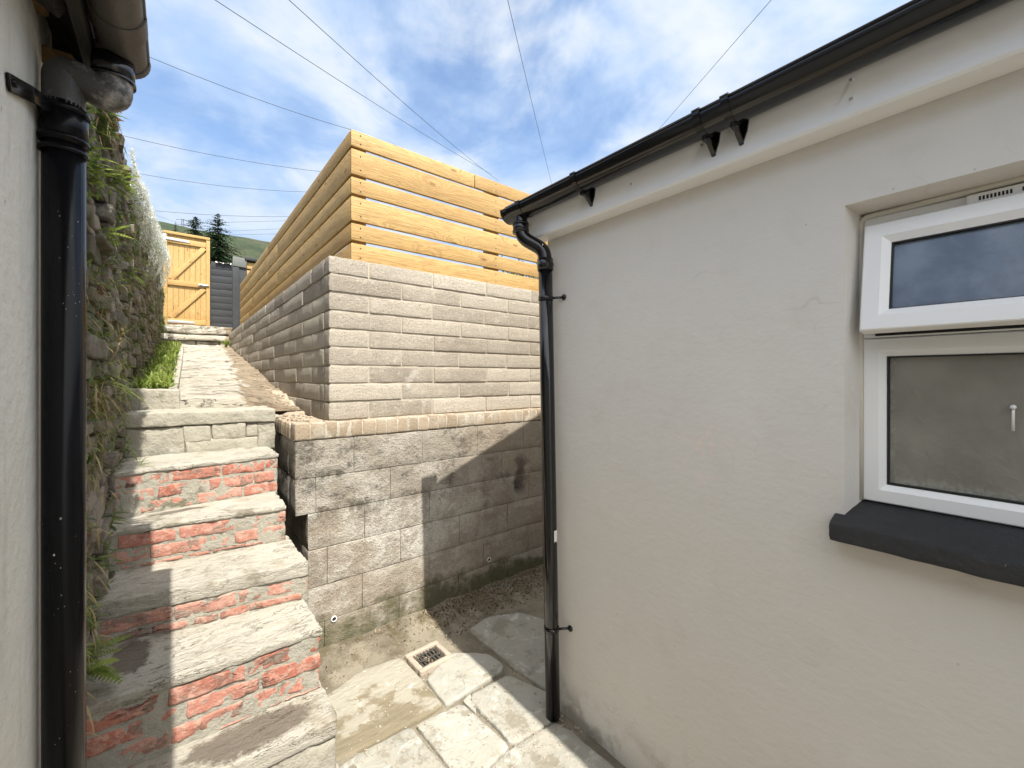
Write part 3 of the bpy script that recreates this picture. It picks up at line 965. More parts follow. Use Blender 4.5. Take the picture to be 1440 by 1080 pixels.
for i in range(70):
    y = 3.35 + abs(R.gauss(0, .6)); x = R.uniform(.56, .70); s = R.uniform(.003, .016)
    z = pathz(x, y)
    rbox(m, (x - s, y - s, z - s * .4), (x + s * .8, y + s, z + s * .8), s * .4, s, s * .3, 30)
for i in range(26):
    x = R.uniform(.535, .7); y = R.uniform(2.66, 3.3); s = R.uniform(.006, .02)
    rbox(m, (x - s, y - s, 1.35), (x + s * .8, y + s, 1.35 + s * .9), s * .4, s, s * .3, 30)
stuff(m.build('rubble_debris', 'sand_brick'), 'sandy mortar crumbs and stone bits along the foot of the block wall', 'rubble')
# planter kerb on the left of the path
PL = thing('planter', (-.08, 4.2, 1.4), 'low stone edged planting strip between path and old stone wall', 'planter')
m = M(); rbox(m, (-.225, 3.30, 1.38), (.028, 3.40, 1.548), .012, .03, .006, 8, None, lambda p: Vector((p.x, p.y + .12 * (1 - (p.x + .225) / .25), p.z)), None, .003, 35)
m.build('front_kerb', 'grey_slab', PL)
m = M()
for ya, yb in ((3.42, 4.7), (4.71, 6.3), (6.31, 8.0)):
    def kf(p):
        return Vector((p.x + .022 * (p.y - 3.3), p.y, p.z + pz(p.y)))
    rbox(m, (-.035, ya, -.05), (.012, yb, .055), .01, .08, .005, 6, None, kf, None, .003, 30)
m.build('side_kerb', 'tread_cement', PL)
m = M(); grid(m, lin(-.24, .0, 8), lin(3.42, 8.4, 60), lambda x, y: pz(y) + .05 + .02 * fbm(x * 8, y * 8)); m.build('planting_soil', 'soil', PL)
# upper steps
UP = thing('stone_steps', (.35, 9.0, 2.1), 'rough stone steps at the top of the path below the timber gate', 'steps')
for (ya, yb, z0, z1, xr) in ((8.50, 9.35, 1.9, 2.30, .98), (9.3, 10.1, 2.1, 2.48, 1.3), (10.0, 12.2, 2.2, 2.60, 2.6)):
    m = M(); rbox(m, (-.25, ya, z1 - .09), (xr, yb + .1, z1), .02, .06, .014, 4, None, None, None, .006, 18); 
    x = -.25
    while x < xr - .05:
        L = R.uniform(.15, .34); rbox(m, (x, ya + .03 + R.uniform(0, .03), z0), (min(x + L, xr) - .01, ya + .4, z1 - .095), .02, .06, .014, 6, None, None, None, .005, 20); x += L
    m.build('step', 'path_cement', UP)

# ------------------------------------------------------------------ old stone wall on the left
SW = thing('stone_wall', (-.25, 4.5, 0), 'old overgrown rubble stone wall along the left of the steps', 'wall')
def wtop(y):
    P = [(1.5, 3.2), (2.3, 3.05), (2.72, 2.82), (3.3, 2.80), (4.7, 2.98), (8.3, 3.45), (9.6, 3.3)]
    for (a, za), (b, zb) in zip(P, P[1:]):
        if y <= b: return za + (zb - za) * (y - a) / (b - a)
    return 3.3
def wbase(y):
    return 0 if y < 2 else (min(pz(y), .4 + (y - 2) * .75) - .15)
def wx_(y): return -.212 + .007 * max(0, y - 2)
m = M(); z = -.02
while z < 3.6:
    h = R.uniform(.022, .085); y = 1.585
    while y < 9.6:
        L = R.uniform(.06, .26) * (1 if y < 5 else 1.5)
        yc = y + L / 2
        if z + h < wtop(yc) + R.uniform(-.03, .05) and z + h > wbase(yc):
            pr = R.choice([R.uniform(-.02, .006), R.uniform(-.035, .028)])
            bat = .02 * fbm(yc * .8, z * 1.2)
            xf_ = wx_(yc) + pr + bat
            sg = .024 if y < 3.4 else (.045 if y < 5.5 else .09)
            rbox(m, (xf_ - .14, y + .003, z + .003), (xf_, y + L - .003, z + h - .003), .007, sg, .010, 12, None, None, None, .006, 45)
        y += L
    z += h
m.build('stones', 'rubble', SW)
m = M(); ys_ = lin(1.60, 9.6, 30)
poly = [(y, wtop(y) - .06) for y in ys_] + [(y, -.03) for y in reversed(ys_)]
prism(m, poly, -.62, -.262, .5, 0); m.build('core', 'soil', SW)

# ================================================================== right-hand rendered building
HB = thing('rendered_house', (1.463, 1.5, 0), 'single storey extension with beige painted render and white fascia', 'building')
WX = 1.463; CY = 1.53
ya, yb, za, zb = -.42, .331, 1.222, 2.10
m = M()
Y = [-3.0, ya, yb, CY]; Z = [-.03, za, zb, 2.42]
vs = []
for z in Z:
    for y in Y: vs.append((WX, y, z))
fs = []
for k in range(3):
    for j in range(3):
        if j == 1 and k == 1: continue
        fs.append((k * 4 + j, k * 4 + 4 + j, k * 4 + 5 + j, k * 4 + 1 + j))
b = len(vs)
dx_ = .13; sp = .022
ring = [(WX, ya, za), (WX, yb, za), (WX, yb, zb), (WX, ya, zb)]
inn = [(WX + dx_, ya + sp, za), (WX + dx_, yb - sp, za), (WX + dx_, yb - sp, zb - .012), (WX + dx_, ya + sp, zb - .012)]
m.add(vs, fs)
m.add(ring + inn, [(i, (i + 1) % 4, 4 + (i + 1) % 4, 4 + i) for i in range(4)])
# gable end and the rest of the shell
m.add([(WX, CY, -.03), (WX, CY, 2.42), (4.2, CY, 3.55), (7, CY, 2.42), (7, CY, -.03)], [(0, 4, 3, 2, 1)])
m.add([(WX, -3, -.03), (WX, -3, 2.42), (4.2, -3, 3.55), (7, -3, 2.42), (7, -3, -.03)], [(0, 1, 2, 3, 4)])
m.add([(7, CY, -.03), (7, CY, 2.42), (7, -3, 2.42), (7, -3, -.03)], [(0, 1, 2, 3)])
wall = m.build('wall', 'painted_render', HB, smooth=False)
# fascia box with shallow soffit
m = M()
prism(m, [(1.386, 2.312), (1.392, 2.305), (WX - .001, 2.303), (WX - .001, 2.47), (1.386, 2.47)], -3.0, 1.607, .5, 1)
fa = m.build('fascia', 'white_upvc', HB, smooth=False)
for y, z in ((.30, 2.40), (.30, 2.35), (.98, 2.37), (.70, 2.40)):
    m = M(); rbox(m, (1.382, y - .004, z - .004), (1.3875, y + .004, z + .004), .002, .01); o = m.build('nail_head', 'zinc', fa); o.location = (0, 0, 0)
# roof
m = M(); tn = math.tan(rad(23))
for (xe, sgn) in ((1.385, 1), (7.1, -1)):
    ze = 2.455; xr_ = 4.22; zr = ze + (xr_ - 1.385) * tn
    prism(m, [(xe, ze), (xr_, zr), (xr_, zr + .04), (xe, ze + .035)] if sgn > 0 else [(xe, ze), (xe, ze + .035), (xr_, zr + .04), (xr_, zr)], -3.1, 1.615, .5, 1)
m.build('roof', 'slate_tile', HB, smooth=False)
m = M(); prism(m, [(WX, 2.40), (WX, 2.5), (4.2, 2.5 + (4.2 - WX) * tn), (4.2, 3.5)], 1.53, 1.60, .5, 1); m.build('verge_board', 'white_upvc', HB, smooth=False)

# window
WN = bpy.data.objects.new('window', None); COL.objects.link(WN); WN.parent = HB; WN.location = Vector((1.54, -.05, 1.25)) - HB.location
wx0 = 1.56; wy0, wy1, wz0, wz1 = ya + .015, yb - .020, 1.264, 2.078
def fr(m, x0, x1, y0, y1, z0, z1, w_, bev=.006):
    """mitred frame with a bevelled inner edge, facing -x"""
    o_ = [(y0, z0), (y1, z0), (y1, z1), (y0, z1)]
    i_ = [(y0 + w_, z0 + w_), (y1 - w_, z0 + w_), (y1 - w_, z1 - w_), (y0 + w_, z1 - w_)]
    k_ = [(y0 + w_ * .68, z0 + w_ * .68), (y1 - w_ * .68, z0 + w_ * .68), (y1 - w_ * .68, z1 - w_ * .68), (y0 + w_ * .68, z1 - w_ * .68)]
    e_ = [(y0 + .003, z0 + .003), (y1 - .003, z0 + .003), (y1 - .003, z1 - .003), (y0 + .003, z1 - .003)]
    vs = [(x1, *p) for p in o_] + [(x0 + .003, *p) for p in o_] + [(x0, *p) for p in e_] + [(x0, *p) for p in k_] + [(x0 + bev * 2, *p) for p in i_] + [(x1, *p) for p in i_]
    fs = []
    for l in range(5):
        for i in range(4):
            j = (i + 1) % 4; fs.append((l * 4 + i, l * 4 + j, l * 4 + 4 + j, l * 4 + 4 + i))
    m.add(vs, fs)
def midrail(m, x0, x1, y0, y1, z0, z1): rbox(m, (x0, y0, z0), (x1, y1, z1), .004, .3)
zt_ = 1.728
m = M(); fr(m, wx0, wx0 + .06, wy0, wy1, wz0, zt_ + .002, .052); fr(m, wx0 + .001, wx0 + .06, wy0, wy1, zt_ + .0035, wz1, .045)
o = m.build('frame', 'white_upvc', WN, smooth=False); o.location = -parent_world(WN)
m = M(); box(m, (wx0 + .028, wy0 + .045, wz0 + .045), (wx0 + .034, wy1 - .045, zt_ - .045)); o = m.build('lower_pane', 'obscure_glass', WN, smooth=False)
m = M()
gy0, gy1, gz0, gz1 = wy0 + .052, wy1 - .052, wz0 + .052, zt_ - .050
for a, b_ in (((gy0, gz0), (gy1, gz0 + .004)), ((gy0, gz1 - .004), (gy1, gz1)), ((gy0, gz0 + .004), (gy0 + .004, gz1 - .004)), ((gy1 - .004, gz0 + .004), (gy1, gz1 - .004))):
    box(m, (wx0 + .010, a[0], a[1]), (wx0 + .027, b_[0], b_[1]))
m.build('gasket', 'gasket_gap_black', WN, smooth=False)
# opened top-hung sash: hinged at its top edge and swung out at the bottom
hz = wz1 - .006; oa = rad(11)
def osx(p):
    dx, dz = p.x - wx0, p.z - hz
    return Vector((wx0 - .008 + dx * math.cos(oa) + dz * math.sin(oa), p.y, hz + dz * math.cos(oa) - dx * math.sin(oa)))
def tr(m): m.v = [tuple(osx(Vector(p))) for p in m.v]
z0s = zt_ + .010
m = M(); fr(m, wx0 - .018, wx0 + .022, wy0 + .006, wy1 - .010, z0s, wz1 - .034, .058); tr(m); m.build('top_sash', 'white_upvc', WN, smooth=False)
m = M(); box(m, (wx0 + .004, wy0 + .058, z0s + .052), (wx0 + .008, wy1 - .062, wz1 - .088)); tr(m); m.build('upper_pane', 'sky_reflection_glass', WN, smooth=False)
m = M()
gy0, gy1, gz0, gz1 = wy0 + .062, wy1 - .068, z0s + .056, wz1 - .092
for a, b_ in (((gy0, gz0), (gy1, gz0 + .004)), ((gy0, gz1 - .004), (gy1, gz1)), ((gy0, gz0 + .004), (gy0 + .004, gz1 - .004)), ((gy1 - .004, gz0 + .004), (gy1, gz1 - .004))):
    box(m, (wx0 - .006, a[0], a[1]), (wx0 + .0035, b_[0], b_[1]))
tr(m); m.build('gasket', 'gasket_gap_black', WN, smooth=False)
m = M(); box(m, (wx0 - .010, wy0 + .03, zt_ + .008), (wx0 - .001, wy1 - .03, zt_ + .020)); m.build('hinge_track', 'gasket_gap_black', WN, smooth=False)
m = M(); box(m, (wx0 + .005, wy0 + .046, zt_ + .055), (wx0 + .010, wy1 - .046, wz1 - .05)); m.build('gap_shade_sheet', 'gasket_gap_black', WN, smooth=False)  # black sheet standing in for the shade behind the open sash
m = M(); rbox(m, (wx0 - .016, -.33, wz1 - .030), (wx0 - .001, .105, wz1 - .004), .004, .2)
vt = m.build('trickle_vent', 'white_upvc', WN)
m = M()
for i in range(44):
    y = .082 - i * .0062
    if i in (9, 10, 20, 21, 31, 32): continue
    box(m, (wx0 - .0165, y - .0019, wz1 - .023), (wx0 - .0158, y + .0019, wz1 - .013))
m.build('slot_shade_strips', 'gasket_gap_black', WN, smooth=False)  # black strips standing in for the shade inside the slots
m = M(); tube(m, bend([(wx0 + .014, .030, 1.490), (wx0 + .014, .030, 1.535), (wx0 + .026, .030, 1.545)], .006), .0028, 10); tube(m, [(wx0 + .012, .030, 1.547), (wx0 + .027, .030, 1.547)], .0055, 12)
m.build('handle', 'white_plastic', WN)
m = M(); tube(m, bend([(wx0 - .002, wy0, wz1 + .006), (wx0 - .004, 0, wz1 + .009), (wx0 - .002, wy1 + .003, wz1 + .003), (wx0 - .002, wy1 + .006, 1.7), (wx0 - .002, wy1 + .005, wz0)], .02), .008, 8); m.build('sealant_bead', 'sealant', WN)
m = M()
def slf(p): return Vector((p.x, p.y, p.z - .046 * (1 - (p.x - 1.405) / .175) * min(1, max(0, (p.z - 1.172) / .092))))
rbox(m, (1.405, ya - .03, 1.172), (1.580, yb + .022, 1.264), .005, .02, .0035, 9, .5, slf, None, .002, 60)
m.build('sill', 'slate_sill', WN)

# right gutter
GT = thing('rain_gutter', (1.325, 1.6, 2.39), 'glossy black half round gutter along the white fascia of the extension', 'gutter')
def gutter(m, cx, zt, r, y0, y1, th=.0025, n=16, depth=1.):
    prof = []
    for k in range(n + 1):
        a = math.pi * (k / n); prof.append((cx - math.cos(a) * r, zt - math.sin(a) * r * depth))
    for k in range(n, -1, -1):
        a = math.pi * (k / n); prof.append((cx - math.cos(a) * (r - th), zt - math.sin(a) * (r - th) * depth))
    L = len(prof); vs = [(p[0], y0, p[1]) for p in prof] + [(p[0], y1, p[1]) for p in prof]
    m.add(vs, [(i, (i + 1) % L, L + (i + 1) % L, L + i) for i in range(L)])
    for yy in (y0, y1):
        b = len(m.v); m.add([(p[0], yy, p[1]) for p in prof], [(k, k + 1, L - 2 - k, L - 1 - k) for k in range(n)])
m = M(); gutter(m, 1.324, 2.447, .056, -3.0, 1.655)
tube(m, [(1.269, -3, 2.447), (1.269, 1.655, 2.447)], .0045, 8); tube(m, [(1.379, -3, 2.447), (1.379, 1.655, 2.447)], .0045, 8)
m.build('channel', 'black_plastic', GT)
m = M()
pts = [(1.324 - math.cos(math.pi * k / 14) * .059, 2.450 - math.sin(math.pi * k / 14) * .059) for k in range(15)]
prism(m, pts, 1.655, 1.668, .5, 1); m.build('end_cap', 'black_plastic', GT, smooth=False)
for y, hw in ((1.575, .050), ):
    m = M(); gutter(m, 1.324, 2.452, .0605, y - hw, y + hw); m.build('running_outlet', 'black_plastic', GT)
for y in (1.535, 1.18, .66, .573, -.35, -1.2):
    m = M()
    gutter(m, 1.324, 2.450, .0605, y - .011, y + .011, .004)
    tube(m, [(1.267, y - .012, 2.450), (1.267, y + .012, 2.450)], .0062, 10)
    if y != 1.535:
        prism(m, [(1.3865, 2.44), (1.318, 2.392), (1.322, 2.380), (1.350, 2.378), (1.3865, 2.347)], y - .007, y + .007, .5, 1)
        prism(m, [(y - .026, 2.44), (y + .026, 2.44), (y + .018, 2.385), (y + .004, 2.346), (y - .004, 2.346), (y - .018, 2.385)], 1.380, 1.3858, .5, 0)
    m.build('bracket', 'black_plastic', GT, smooth=False)
# right downpipe
DP = thing('downpipe', (1.395, 1.43, 0), 'glossy black downpipe with swan neck at the corner of the extension', 'drainpipe')
pb = Vector((1.397, 1.425, .012)); ptp = Vector((1.400, 1.482, 2.17))
m = M(); tube(m, [pb, pb.lerp(ptp, .35), pb.lerp(ptp, .7), ptp], .034, 28); m.build('pipe', 'black_plastic', DP)
m = M(); tube(m, bend([(1.400, 1.482, 2.15), (1.400, 1.487, 2.235), (1.326, 1.575, 2.305), (1.325, 1.578, 2.40)], .045, 8), .0335, 28, caps=False); m.build('swan_neck', 'black_plastic', DP)
for (c0, c1, r_) in (((1.400, 1.481, 2.135), (1.400, 1.483, 2.19), .0385), ((1.326, 1.577, 2.325), (1.325, 1.578, 2.375), .0385), ((1.400, 1.480, 2.155), (1.400, 1.4815, 2.163), .0405), ((1.325, 1.577, 2.33), (1.325, 1.578, 2.338), .0405), ((1.325, 1.577, 2.362), (1.325, 1.578, 2.37), .0405)):
    m = M(); tube(m, [c0, c1], r_, 28); m.build('collar', 'black_plastic', DP)
for z in (2.0, .425):
    c = pb.lerp(ptp, z / 2.16); m = M(); tube(m, [(c.x, c.y, z - .010), (c.x, c.y, z + .010)], .0365, 28)
    tube(m, [(c.x + .015, c.y - .02, z), (WX + .002, c.y - .062, z + .004)], .006, 10); tube(m, [(WX - .006, c.y - .062, z + .004), (WX + .004, c.y - .062, z + .004)], .014, 14)
    m.build('pipe_clip', 'black_plastic', DP)
c = pb.lerp(ptp, .86 / 2.16); m = M(); vs = []
for k in range(6):
    a = rad(-98 + k * 9)
    for z in (.825, .895): vs.append((c.x + math.cos(a) * .0347, c.y + math.sin(a) * .0347 , z))
m.add(vs, [(2 * k, 2 * k + 2, 2 * k + 3, 2 * k + 1) for k in range(5)]); m.build('sticker', 'white_plastic', DP)

# ================================================================== left house
HL = thing('old_house', (-.3, 1.2, 0), 'white rendered house at the far left with dark rotting eaves', 'building')
m = M(); box(m, (-4, -4, -.03), (-.222, 1.56, 2.425)); m.build('wall', 'white_render', HL, smooth=False)
for y in (1.46, 1.18, .78, .38, -.02, -.42, -.82, -1.3, -2.0):
    m = M(); board(m, (-.60, y, 2.62), (-.155, y, 2.365), (0, 0, 1), .09, .05); m.build('rafter', 'dark_eaves_timber', HL)
m = M(); board(m, (-.150, -3, 2.385), (-.150, 1.50, 2.385), (0, 0, 1), .12, .02, .3)
m.build('fascia', 'dark_eaves_timber', HL)
m = M(); board(m, (-.222, -3, 2.43), (-.222, 1.30, 2.40), (0, 0, 1), .05, .035, .9); board(m, (-.20, 1.335, 2.315), (-.195, 1.42, 2.335), (0, 0, 1), .035, .05, .7); m.build('wall_plate', 'rotten_timber', HL)
m = M(); prism(m, [(-.11, 2.40), (-.11, 2.45), (-2.4, 3.80), (-2.4, 3.73)], -4, 1.52, .5, 1); m.build('roof', 'slate_tile', HL, smooth=False)
m = M(); prism(m, [(-.14, 2.395), (-2.4, 3.725), (-2.4, 3.70), (-.14, 2.37)], -4, 1.515, .5, 1); m.build('underlay', 'dark_eaves_timber', HL, smooth=False)
GL = thing('rain_gutter', (-.105, 1.3, 2.33), 'dull weathered gutter under the dark eaves of the old house', 'gutter')
m = M(); gutter(m, -.092, 2.375, .043, -4, 1.34); tube(m, [(-.133, -4, 2.375), (-.133, 1.34, 2.375)], .004, 8); tube(m, [(-.050, -4, 2.375), (-.050, 1.34, 2.375)], .005, 8)
m.build('channel', 'worn_plastic', GL)
pts = [(-.092 - math.cos(math.pi * k / 14) * .048, 2.378 - math.sin(math.pi * k / 14) * .048) for k in range(15)]
m = M(); prism(m, pts, 1.335, 1.352, .5, 1); m.build('end_cap', 'worn_plastic', GL, smooth=False)
for y in (1.20, .62, -.4):
    m = M(); gutter(m, -.092, 2.378, .0475, y - .03, y + .03, .004); m.build('joint_clip', 'worn_plastic', GL)
DL = thing('downpipe', (-.1835, 1.30, 0), 'black downpipe flecked with white paint on the old house wall', 'drainpipe')
m = M(); tube(m, [(-.1825, 1.30, .22), (-.1835, 1.30, 1.2), (-.1835, 1.30, 2.20)], .0335, 32); m.build('pipe', 'speckled_black', DL)
m = M(); tube(m, bend([(-.1835, 1.30, 2.15), (-.1835, 1.30, 2.276), (-.107, 1.30, 2.244), (-.107, 1.305, 2.36)], .026, 8), .0335, 28, caps=False); m.build('elbow', 'worn_lit_elbow', DL)
for (c0, c1, r_) in (((-.1835, 1.30, 2.115), (-.1835, 1.30, 2.19), .0375), ((-.1835, 1.30, 2.18), (-.1835, 1.30, 2.192), .040), ((-.1835, 1.30, 2.12), (-.1835, 1.30, 2.128), .0395), ((-.1835, 1.30, 2.095), (-.1835, 1.30, 2.103), .0385)):
    m = M(); tube(m, [c0, c1], r_, 28); m.build('collar', 'speckled_black', DL)
for (c0, c1, r_) in (((-.107, 1.304, 2.29), (-.107, 1.305, 2.335), .0370), ((-.107, 1.304, 2.285), (-.107, 1.304, 2.293), .0390)):
    m = M(); tube(m, [c0, c1], r_, 28); m.build('collar', 'black_plastic', DL)
m = M(); board(m, (-.2185, 1.085, 2.118), (-.212, 1.20, 2.160), (0, 0, 1), .030, .005); board(m, (-.212, 1.198, 2.160), (-.195, 1.285, 2.178), (0, 0, 1), .030, .006); tube(m, [(-.2215, 1.10, 2.125), (-.212, 1.10, 2.125)], .007, 8); m.build('bracket', 'speckled_black', DL)

# ================================================================== beyond the steps
GA = thing('timber_gate', (.2, 10.5, 2.62), 'new pine ledged and braced gate at the top of the steps', 'gate')
gx0, gx1, gz0_, gz1_ = -.165, .565, 2.66, 4.42
m = M()
nb = 7; bw = (gx1 - gx0 - .12) / nb
for i in range(nb): board(m, (gx0 + .06 + (i + .5) * bw, 10.53, gz0_ + .04), (gx0 + .06 + (i + .5) * bw, 10.53, gz1_ - .03), (1, 0, 0), bw - .003, .02)
m.build('boards', 'gate_pine', GA)
m = M(); board(m, (gx0 + .03, 10.50, gz0_ - .03), (gx0 + .03, 10.50, gz1_ + .02), (1, 0, 0), .055, .05); board(m, (gx1 - .03, 10.50, gz0_ - .03), (gx1 - .03, 10.50, gz1_ - .02), (1, 0, 0), .06, .05); board(m, (gx0, 10.49, gz1_), (gx1, 10.49, gz1_ - .005), (0, 0, 1), .05, .05)
board(m, (gx0, 10.54, gz0_ - .03), (gx1, 10.54, gz0_ - .03), (0, 0, 1), .09, .05, .0)
m.build('frame', 'gate_pine', GA)
for z in (gz1_ - .14, gz0_ + .80, gz0_ + .05):
    m = M(); board(m, (gx0 + .065, 10.50, z), (gx1 - .065, 10.50, z), (0, 0, 1), .10, .03); m.build('ledge', 'gate_pine', GA)
for za_, zb_ in ((gz0_ + .11, gz0_ + .74), (gz0_ + .86, gz1_ - .20)):
    m = M(); board(m, (gx0 + .11, 10.503, za_), (gx1 - .09, 10.503, zb_), (-.6, 0, .6), .085, .024); m.build('brace', 'gate_pine', GA)
m = M(); board(m, (gx0 + .01, 10.462, gz1_ - .12), (gx0 + .40, 10.478, gz1_ - .13), (0, 0, 1), .045, .005); board(m, (gx0 + .018, 10.465, gz1_ - .20), (gx0 + .018, 10.465, gz1_ - .04), (1, 0, 0), .045, .006); m.build('strap_hinge', 'zinc', GA)
m = M(); board(m, (gx0 + .06, 10.470, gz0_ + .04), (gx0 + .48, 10.478, gz0_ + .04), (0, 0, 1), .045, .005); m.build('strap_hinge', 'zinc', GA)
m = M(); board(m, (gx1 - .19, 10.470, gz0_ + .80), (gx1 - .02, 10.470, gz0_ + .80), (0, 0, 1), .04, .012); tube(m, [(gx1 - .17, 10.455, gz0_ + .80), (gx1 - .01, 10.455, gz0_ + .80)], .008, 8); m.build('bolt', 'zinc', GA)

BF = thing('black_fence', (.78, 10.5, 2.6), 'black painted horizontal board fence right of the pine gate', 'fence')
m = M(); z = 2.58; top = 3.93
while z < top - .05:
    board(m, (.585, 10.52 + R.uniform(-.006, .006), z + .07), (1.02, 10.52, z + .07), (0, 0, 1), .136, .022); z += .14
m.build('boards', 'black_timber', BF)
m = M(); board(m, (.60, 10.56, 2.5), (.60, 10.56, 3.93), (1, 0, 0), .07, .07); board(m, (1.0, 10.56, 2.5), (1.0, 10.56, 3.93), (1, 0, 0), .07, .07); m.build('post', 'black_timber', BF)
m = M()
vs = []; NX = 16; NY = 5
for j in range(NY):
    for i in range(NX):
        x = .66 + .27 * i / (NX - 1); y = 10.45 + .03 * j
        vs.append((x + .01 * fbm(i, j), y, 3.945 + .05 * abs(fbm(i * .5, j * .7, 4)) + .015 * (j % 2)))
m.add(vs, [(j * NX + i, j * NX + i + 1, (j + 1) * NX + i + 1, (j + 1) * NX + i) for j in range(NY - 1) for i in range(NX - 1)])
tag(m.build('plastic_sheet', 'white_sheet'), 'crumpled white plastic sheet lying on the black fence', 'sheet')
SH = thing('timber_shed', (1.4, 9.1, 2.4), 'slatted pine and black store with flat felt roof behind the fence end', 'shed')
m = M(); board(m, (.865, 9.02, 2.3), (.865, 9.02, 3.62), (1, 0, 0), .10, .05); board(m, (.975, 9.03, 2.3), (.975, 9.03, 3.62), (1, 0, 0), .12, .03); m.build('black_panel', 'black_timber', SH)
m = M(); board(m, (.815, 9.0, 3.70), (1.03, 9.0, 3.69), (0, 0, 1), .17, .03); m.build('grey_header', 'grey_board', SH)
m = M()
for k in range(10): board(m, (1.037, 9.03, 3.66 - k * .145), (2.0, 9.03, 3.66 - k * .145), (0, 0, 1), .115, .02)
m.build('slats', 'gate_pine', SH)
m = M(); rbox(m, (1.0, 8.96, 3.745), (2.1, 10.2, 3.80), .008, .1, .01, 6); rbox(m, (1.05, 9.2, 2.3), (2.0, 10.1, 3.73), .01, .5); m.build('roof', 'black_timber', SH)

# conifers
def conifer(loc, H, Rb, label, bare=.15):
    x0, y0, z0 = loc
    t_ = thing('conifer_tree', loc, label, 'tree', 'conifers on the hillside')
    tk = M(); tube(tk, [(x0, y0, z0 - 1), (x0 + .1, y0, z0 + H * .5), (x0, y0, z0 + H)], .2, 8, rs=[H * .018, H * .011, .02]); tk.build('trunk', 'bark', t_)
    m = M(); z = H * bare
    while z < H * .995:
        f = 1 - (z / H); rr_ = Rb * (f ** .95) + .08; nbr = max(5, int(8 + 16 * f))
        for k in range(nbr):
            if z < H * .3: break
            a = R.uniform(0, 6.283); L = rr_ * R.uniform(.45, 1.12); up_ = R.uniform(-.25, .15) + (.5 if f < .15 else 0)
            d = Vector((math.cos(a), math.sin(a), up_)); sd_ = Vector((-math.sin(a), math.cos(a), 0))
            ns = max(4, int(L * 7))
            for q in range(ns):
                s = (q + R.random()) / ns; p = Vector((x0, y0, z0 + z)) + d * L * s + Vector((0, 0, -.25 * L * s * s))
                wl = (.12 + .28 * (1 - s) * min(1, L)) * R.uniform(.6, 1.2)
                for sg in (-1, 1):
                    e = (d * .6 + sd_ * sg * R.uniform(.4, 1.1) + Vector((0, 0, R.uniform(-.5, .2)))).normalized()
                    blade(m, p, e, wl, .13, .4, 2)
        z += max(.16, H * .017)
    m.build('crown', 'needles', t_)
def at(u, dist):
    a = (u - 720) / 590; return (.779 * a + .627) * dist, (.779 - .627 * a) * dist
x, y = at(306, 60); conifer((x, y, 11.2), 1.62 + 230 / 590 * 60 - 11.2, 9.5, 'taller conifer with a narrow top, just right of the gate top')
x, y = at(275, 66); conifer((x, y, 13), 1.62 + 226 / 590 * 66 - 13, 11, 'broader conifer partly behind the pine gate top', .3)
x, y = at(247, 170); conifer((x, y, 32), 1.62 + 219 / 590 * 170 - 32, 9, 'small distant conifer on the skyline above the gate')
# transmission pylon on the hill
x, y = at(257, 330)
zb_ = hillz(x, y) - 2; zt_ = 1.62 + 222 / 590 * 330
PY = thing('electricity_pylon', (x, y, zb_), 'thin lattice electricity pylon on the hill left of the conifers', 'pylon')
m = M(); Hh = zt_ - zb_
for sx_ in (-1, 1):
    for sy_ in (-1, 1):
        tube(m, [(x + sx_ * 2.2, y + sy_ * 2.2, zb_), (x + sx_ * .5, y + sy_ * .5, zt_)], .16, 6)
for k in range(9):
    f0, f1 = k / 9, (k + 1) / 9; w0 = 2.2 - 1.7 * f0; w1 = 2.2 - 1.7 * f1
    tube(m, [(x - w0, y - w0, zb_ + Hh * f0), (x + w1, y - w1, zb_ + Hh * f1)], .07, 5); tube(m, [(x + w0, y - w0, zb_ + Hh * f0), (x - w1, y - w1, zb_ + Hh * f1)], .07, 5)
m.build('tower', 'wire_black', PY)
m = M()
for f in (.72, .84, .96): tube(m, [(x - 4.2, y, zb_ + Hh * f), (x, y, zb_ + Hh * f + .9), (x + 4.2, y, zb_ + Hh * f)], .14, 6)
m.build('cross_arms', 'wire_black', PY)

# overhead wires: (direction, distance) pairs
def wire(a, ta, b, tb, r, label, e0=.25, e1=.25, sag=0):
    A = Vector((a[0] * ta, a[1] * ta, 1.62 + a[2] * ta)); B = Vector((b[0] * tb, b[1] * tb, 1.62 + b[2] * tb))
    pts = []
    for i in range(25):
        s = -e0 + (1 + e0 + e1) * i / 24; p = A.lerp(B, s); p.z -= sag * 4 * s * (1 - s); pts.append(p)
    m = M(); tube(m, pts, r, 6)
    return tag(m.build('overhead_wire', 'wire_black'), label, 'wire', 'overhead wires crossing the sky')
wire((.076, 1.222, .898), 9, (.582, .815, .488), 26, .0075, 'left one of the two black wires running down behind the fence top', 1, .04, .10)
wire((.214, 1.112, .898), 9, (.598, .802, .471), 26, .0075, 'right one of the two black wires running down behind the fence top', 1, .03, .15)
wire((.619, .785, .898), 8, (.698, .722, .475), 20, .0055, 'thin steep wire dropping behind the gutter corner', 1, .2, .05)
wire((1.108, .392, .898), 8, (.908, .553, .602), 14, .0055, 'thin wire slanting down to the middle of the right gutter', 1, .6, 0)
wire((-.057, 1.329, .768), 16, (.326, 1.021, .59), 22, .010, 'wire from the old gutter end down to the fence corner', .3, .01, .15)
wire((-.099, 1.363, .576), 24, (.268, 1.068, .49), 30, .012, 'second wire below the old gutter, meeting the side of the fence', .3, .3, .2)
wire((-.079, 1.348, .488), 28, (.241, 1.089, .441), 34, .012, 'third wire below the old gutter, just under its neighbour', .3, .3, .25)
wire((-.06, 1.332, .399), 60, (.212, 1.113, .382), 66, .022, 'long nearly level wire crossing just above the conifer tops', .3, .3, .3)
wire((-.06, 1.332, .399), 60, (.01, 1.275, .368), 120, .022, 'short wire falling to the distant pylon', .3, .1, .2)
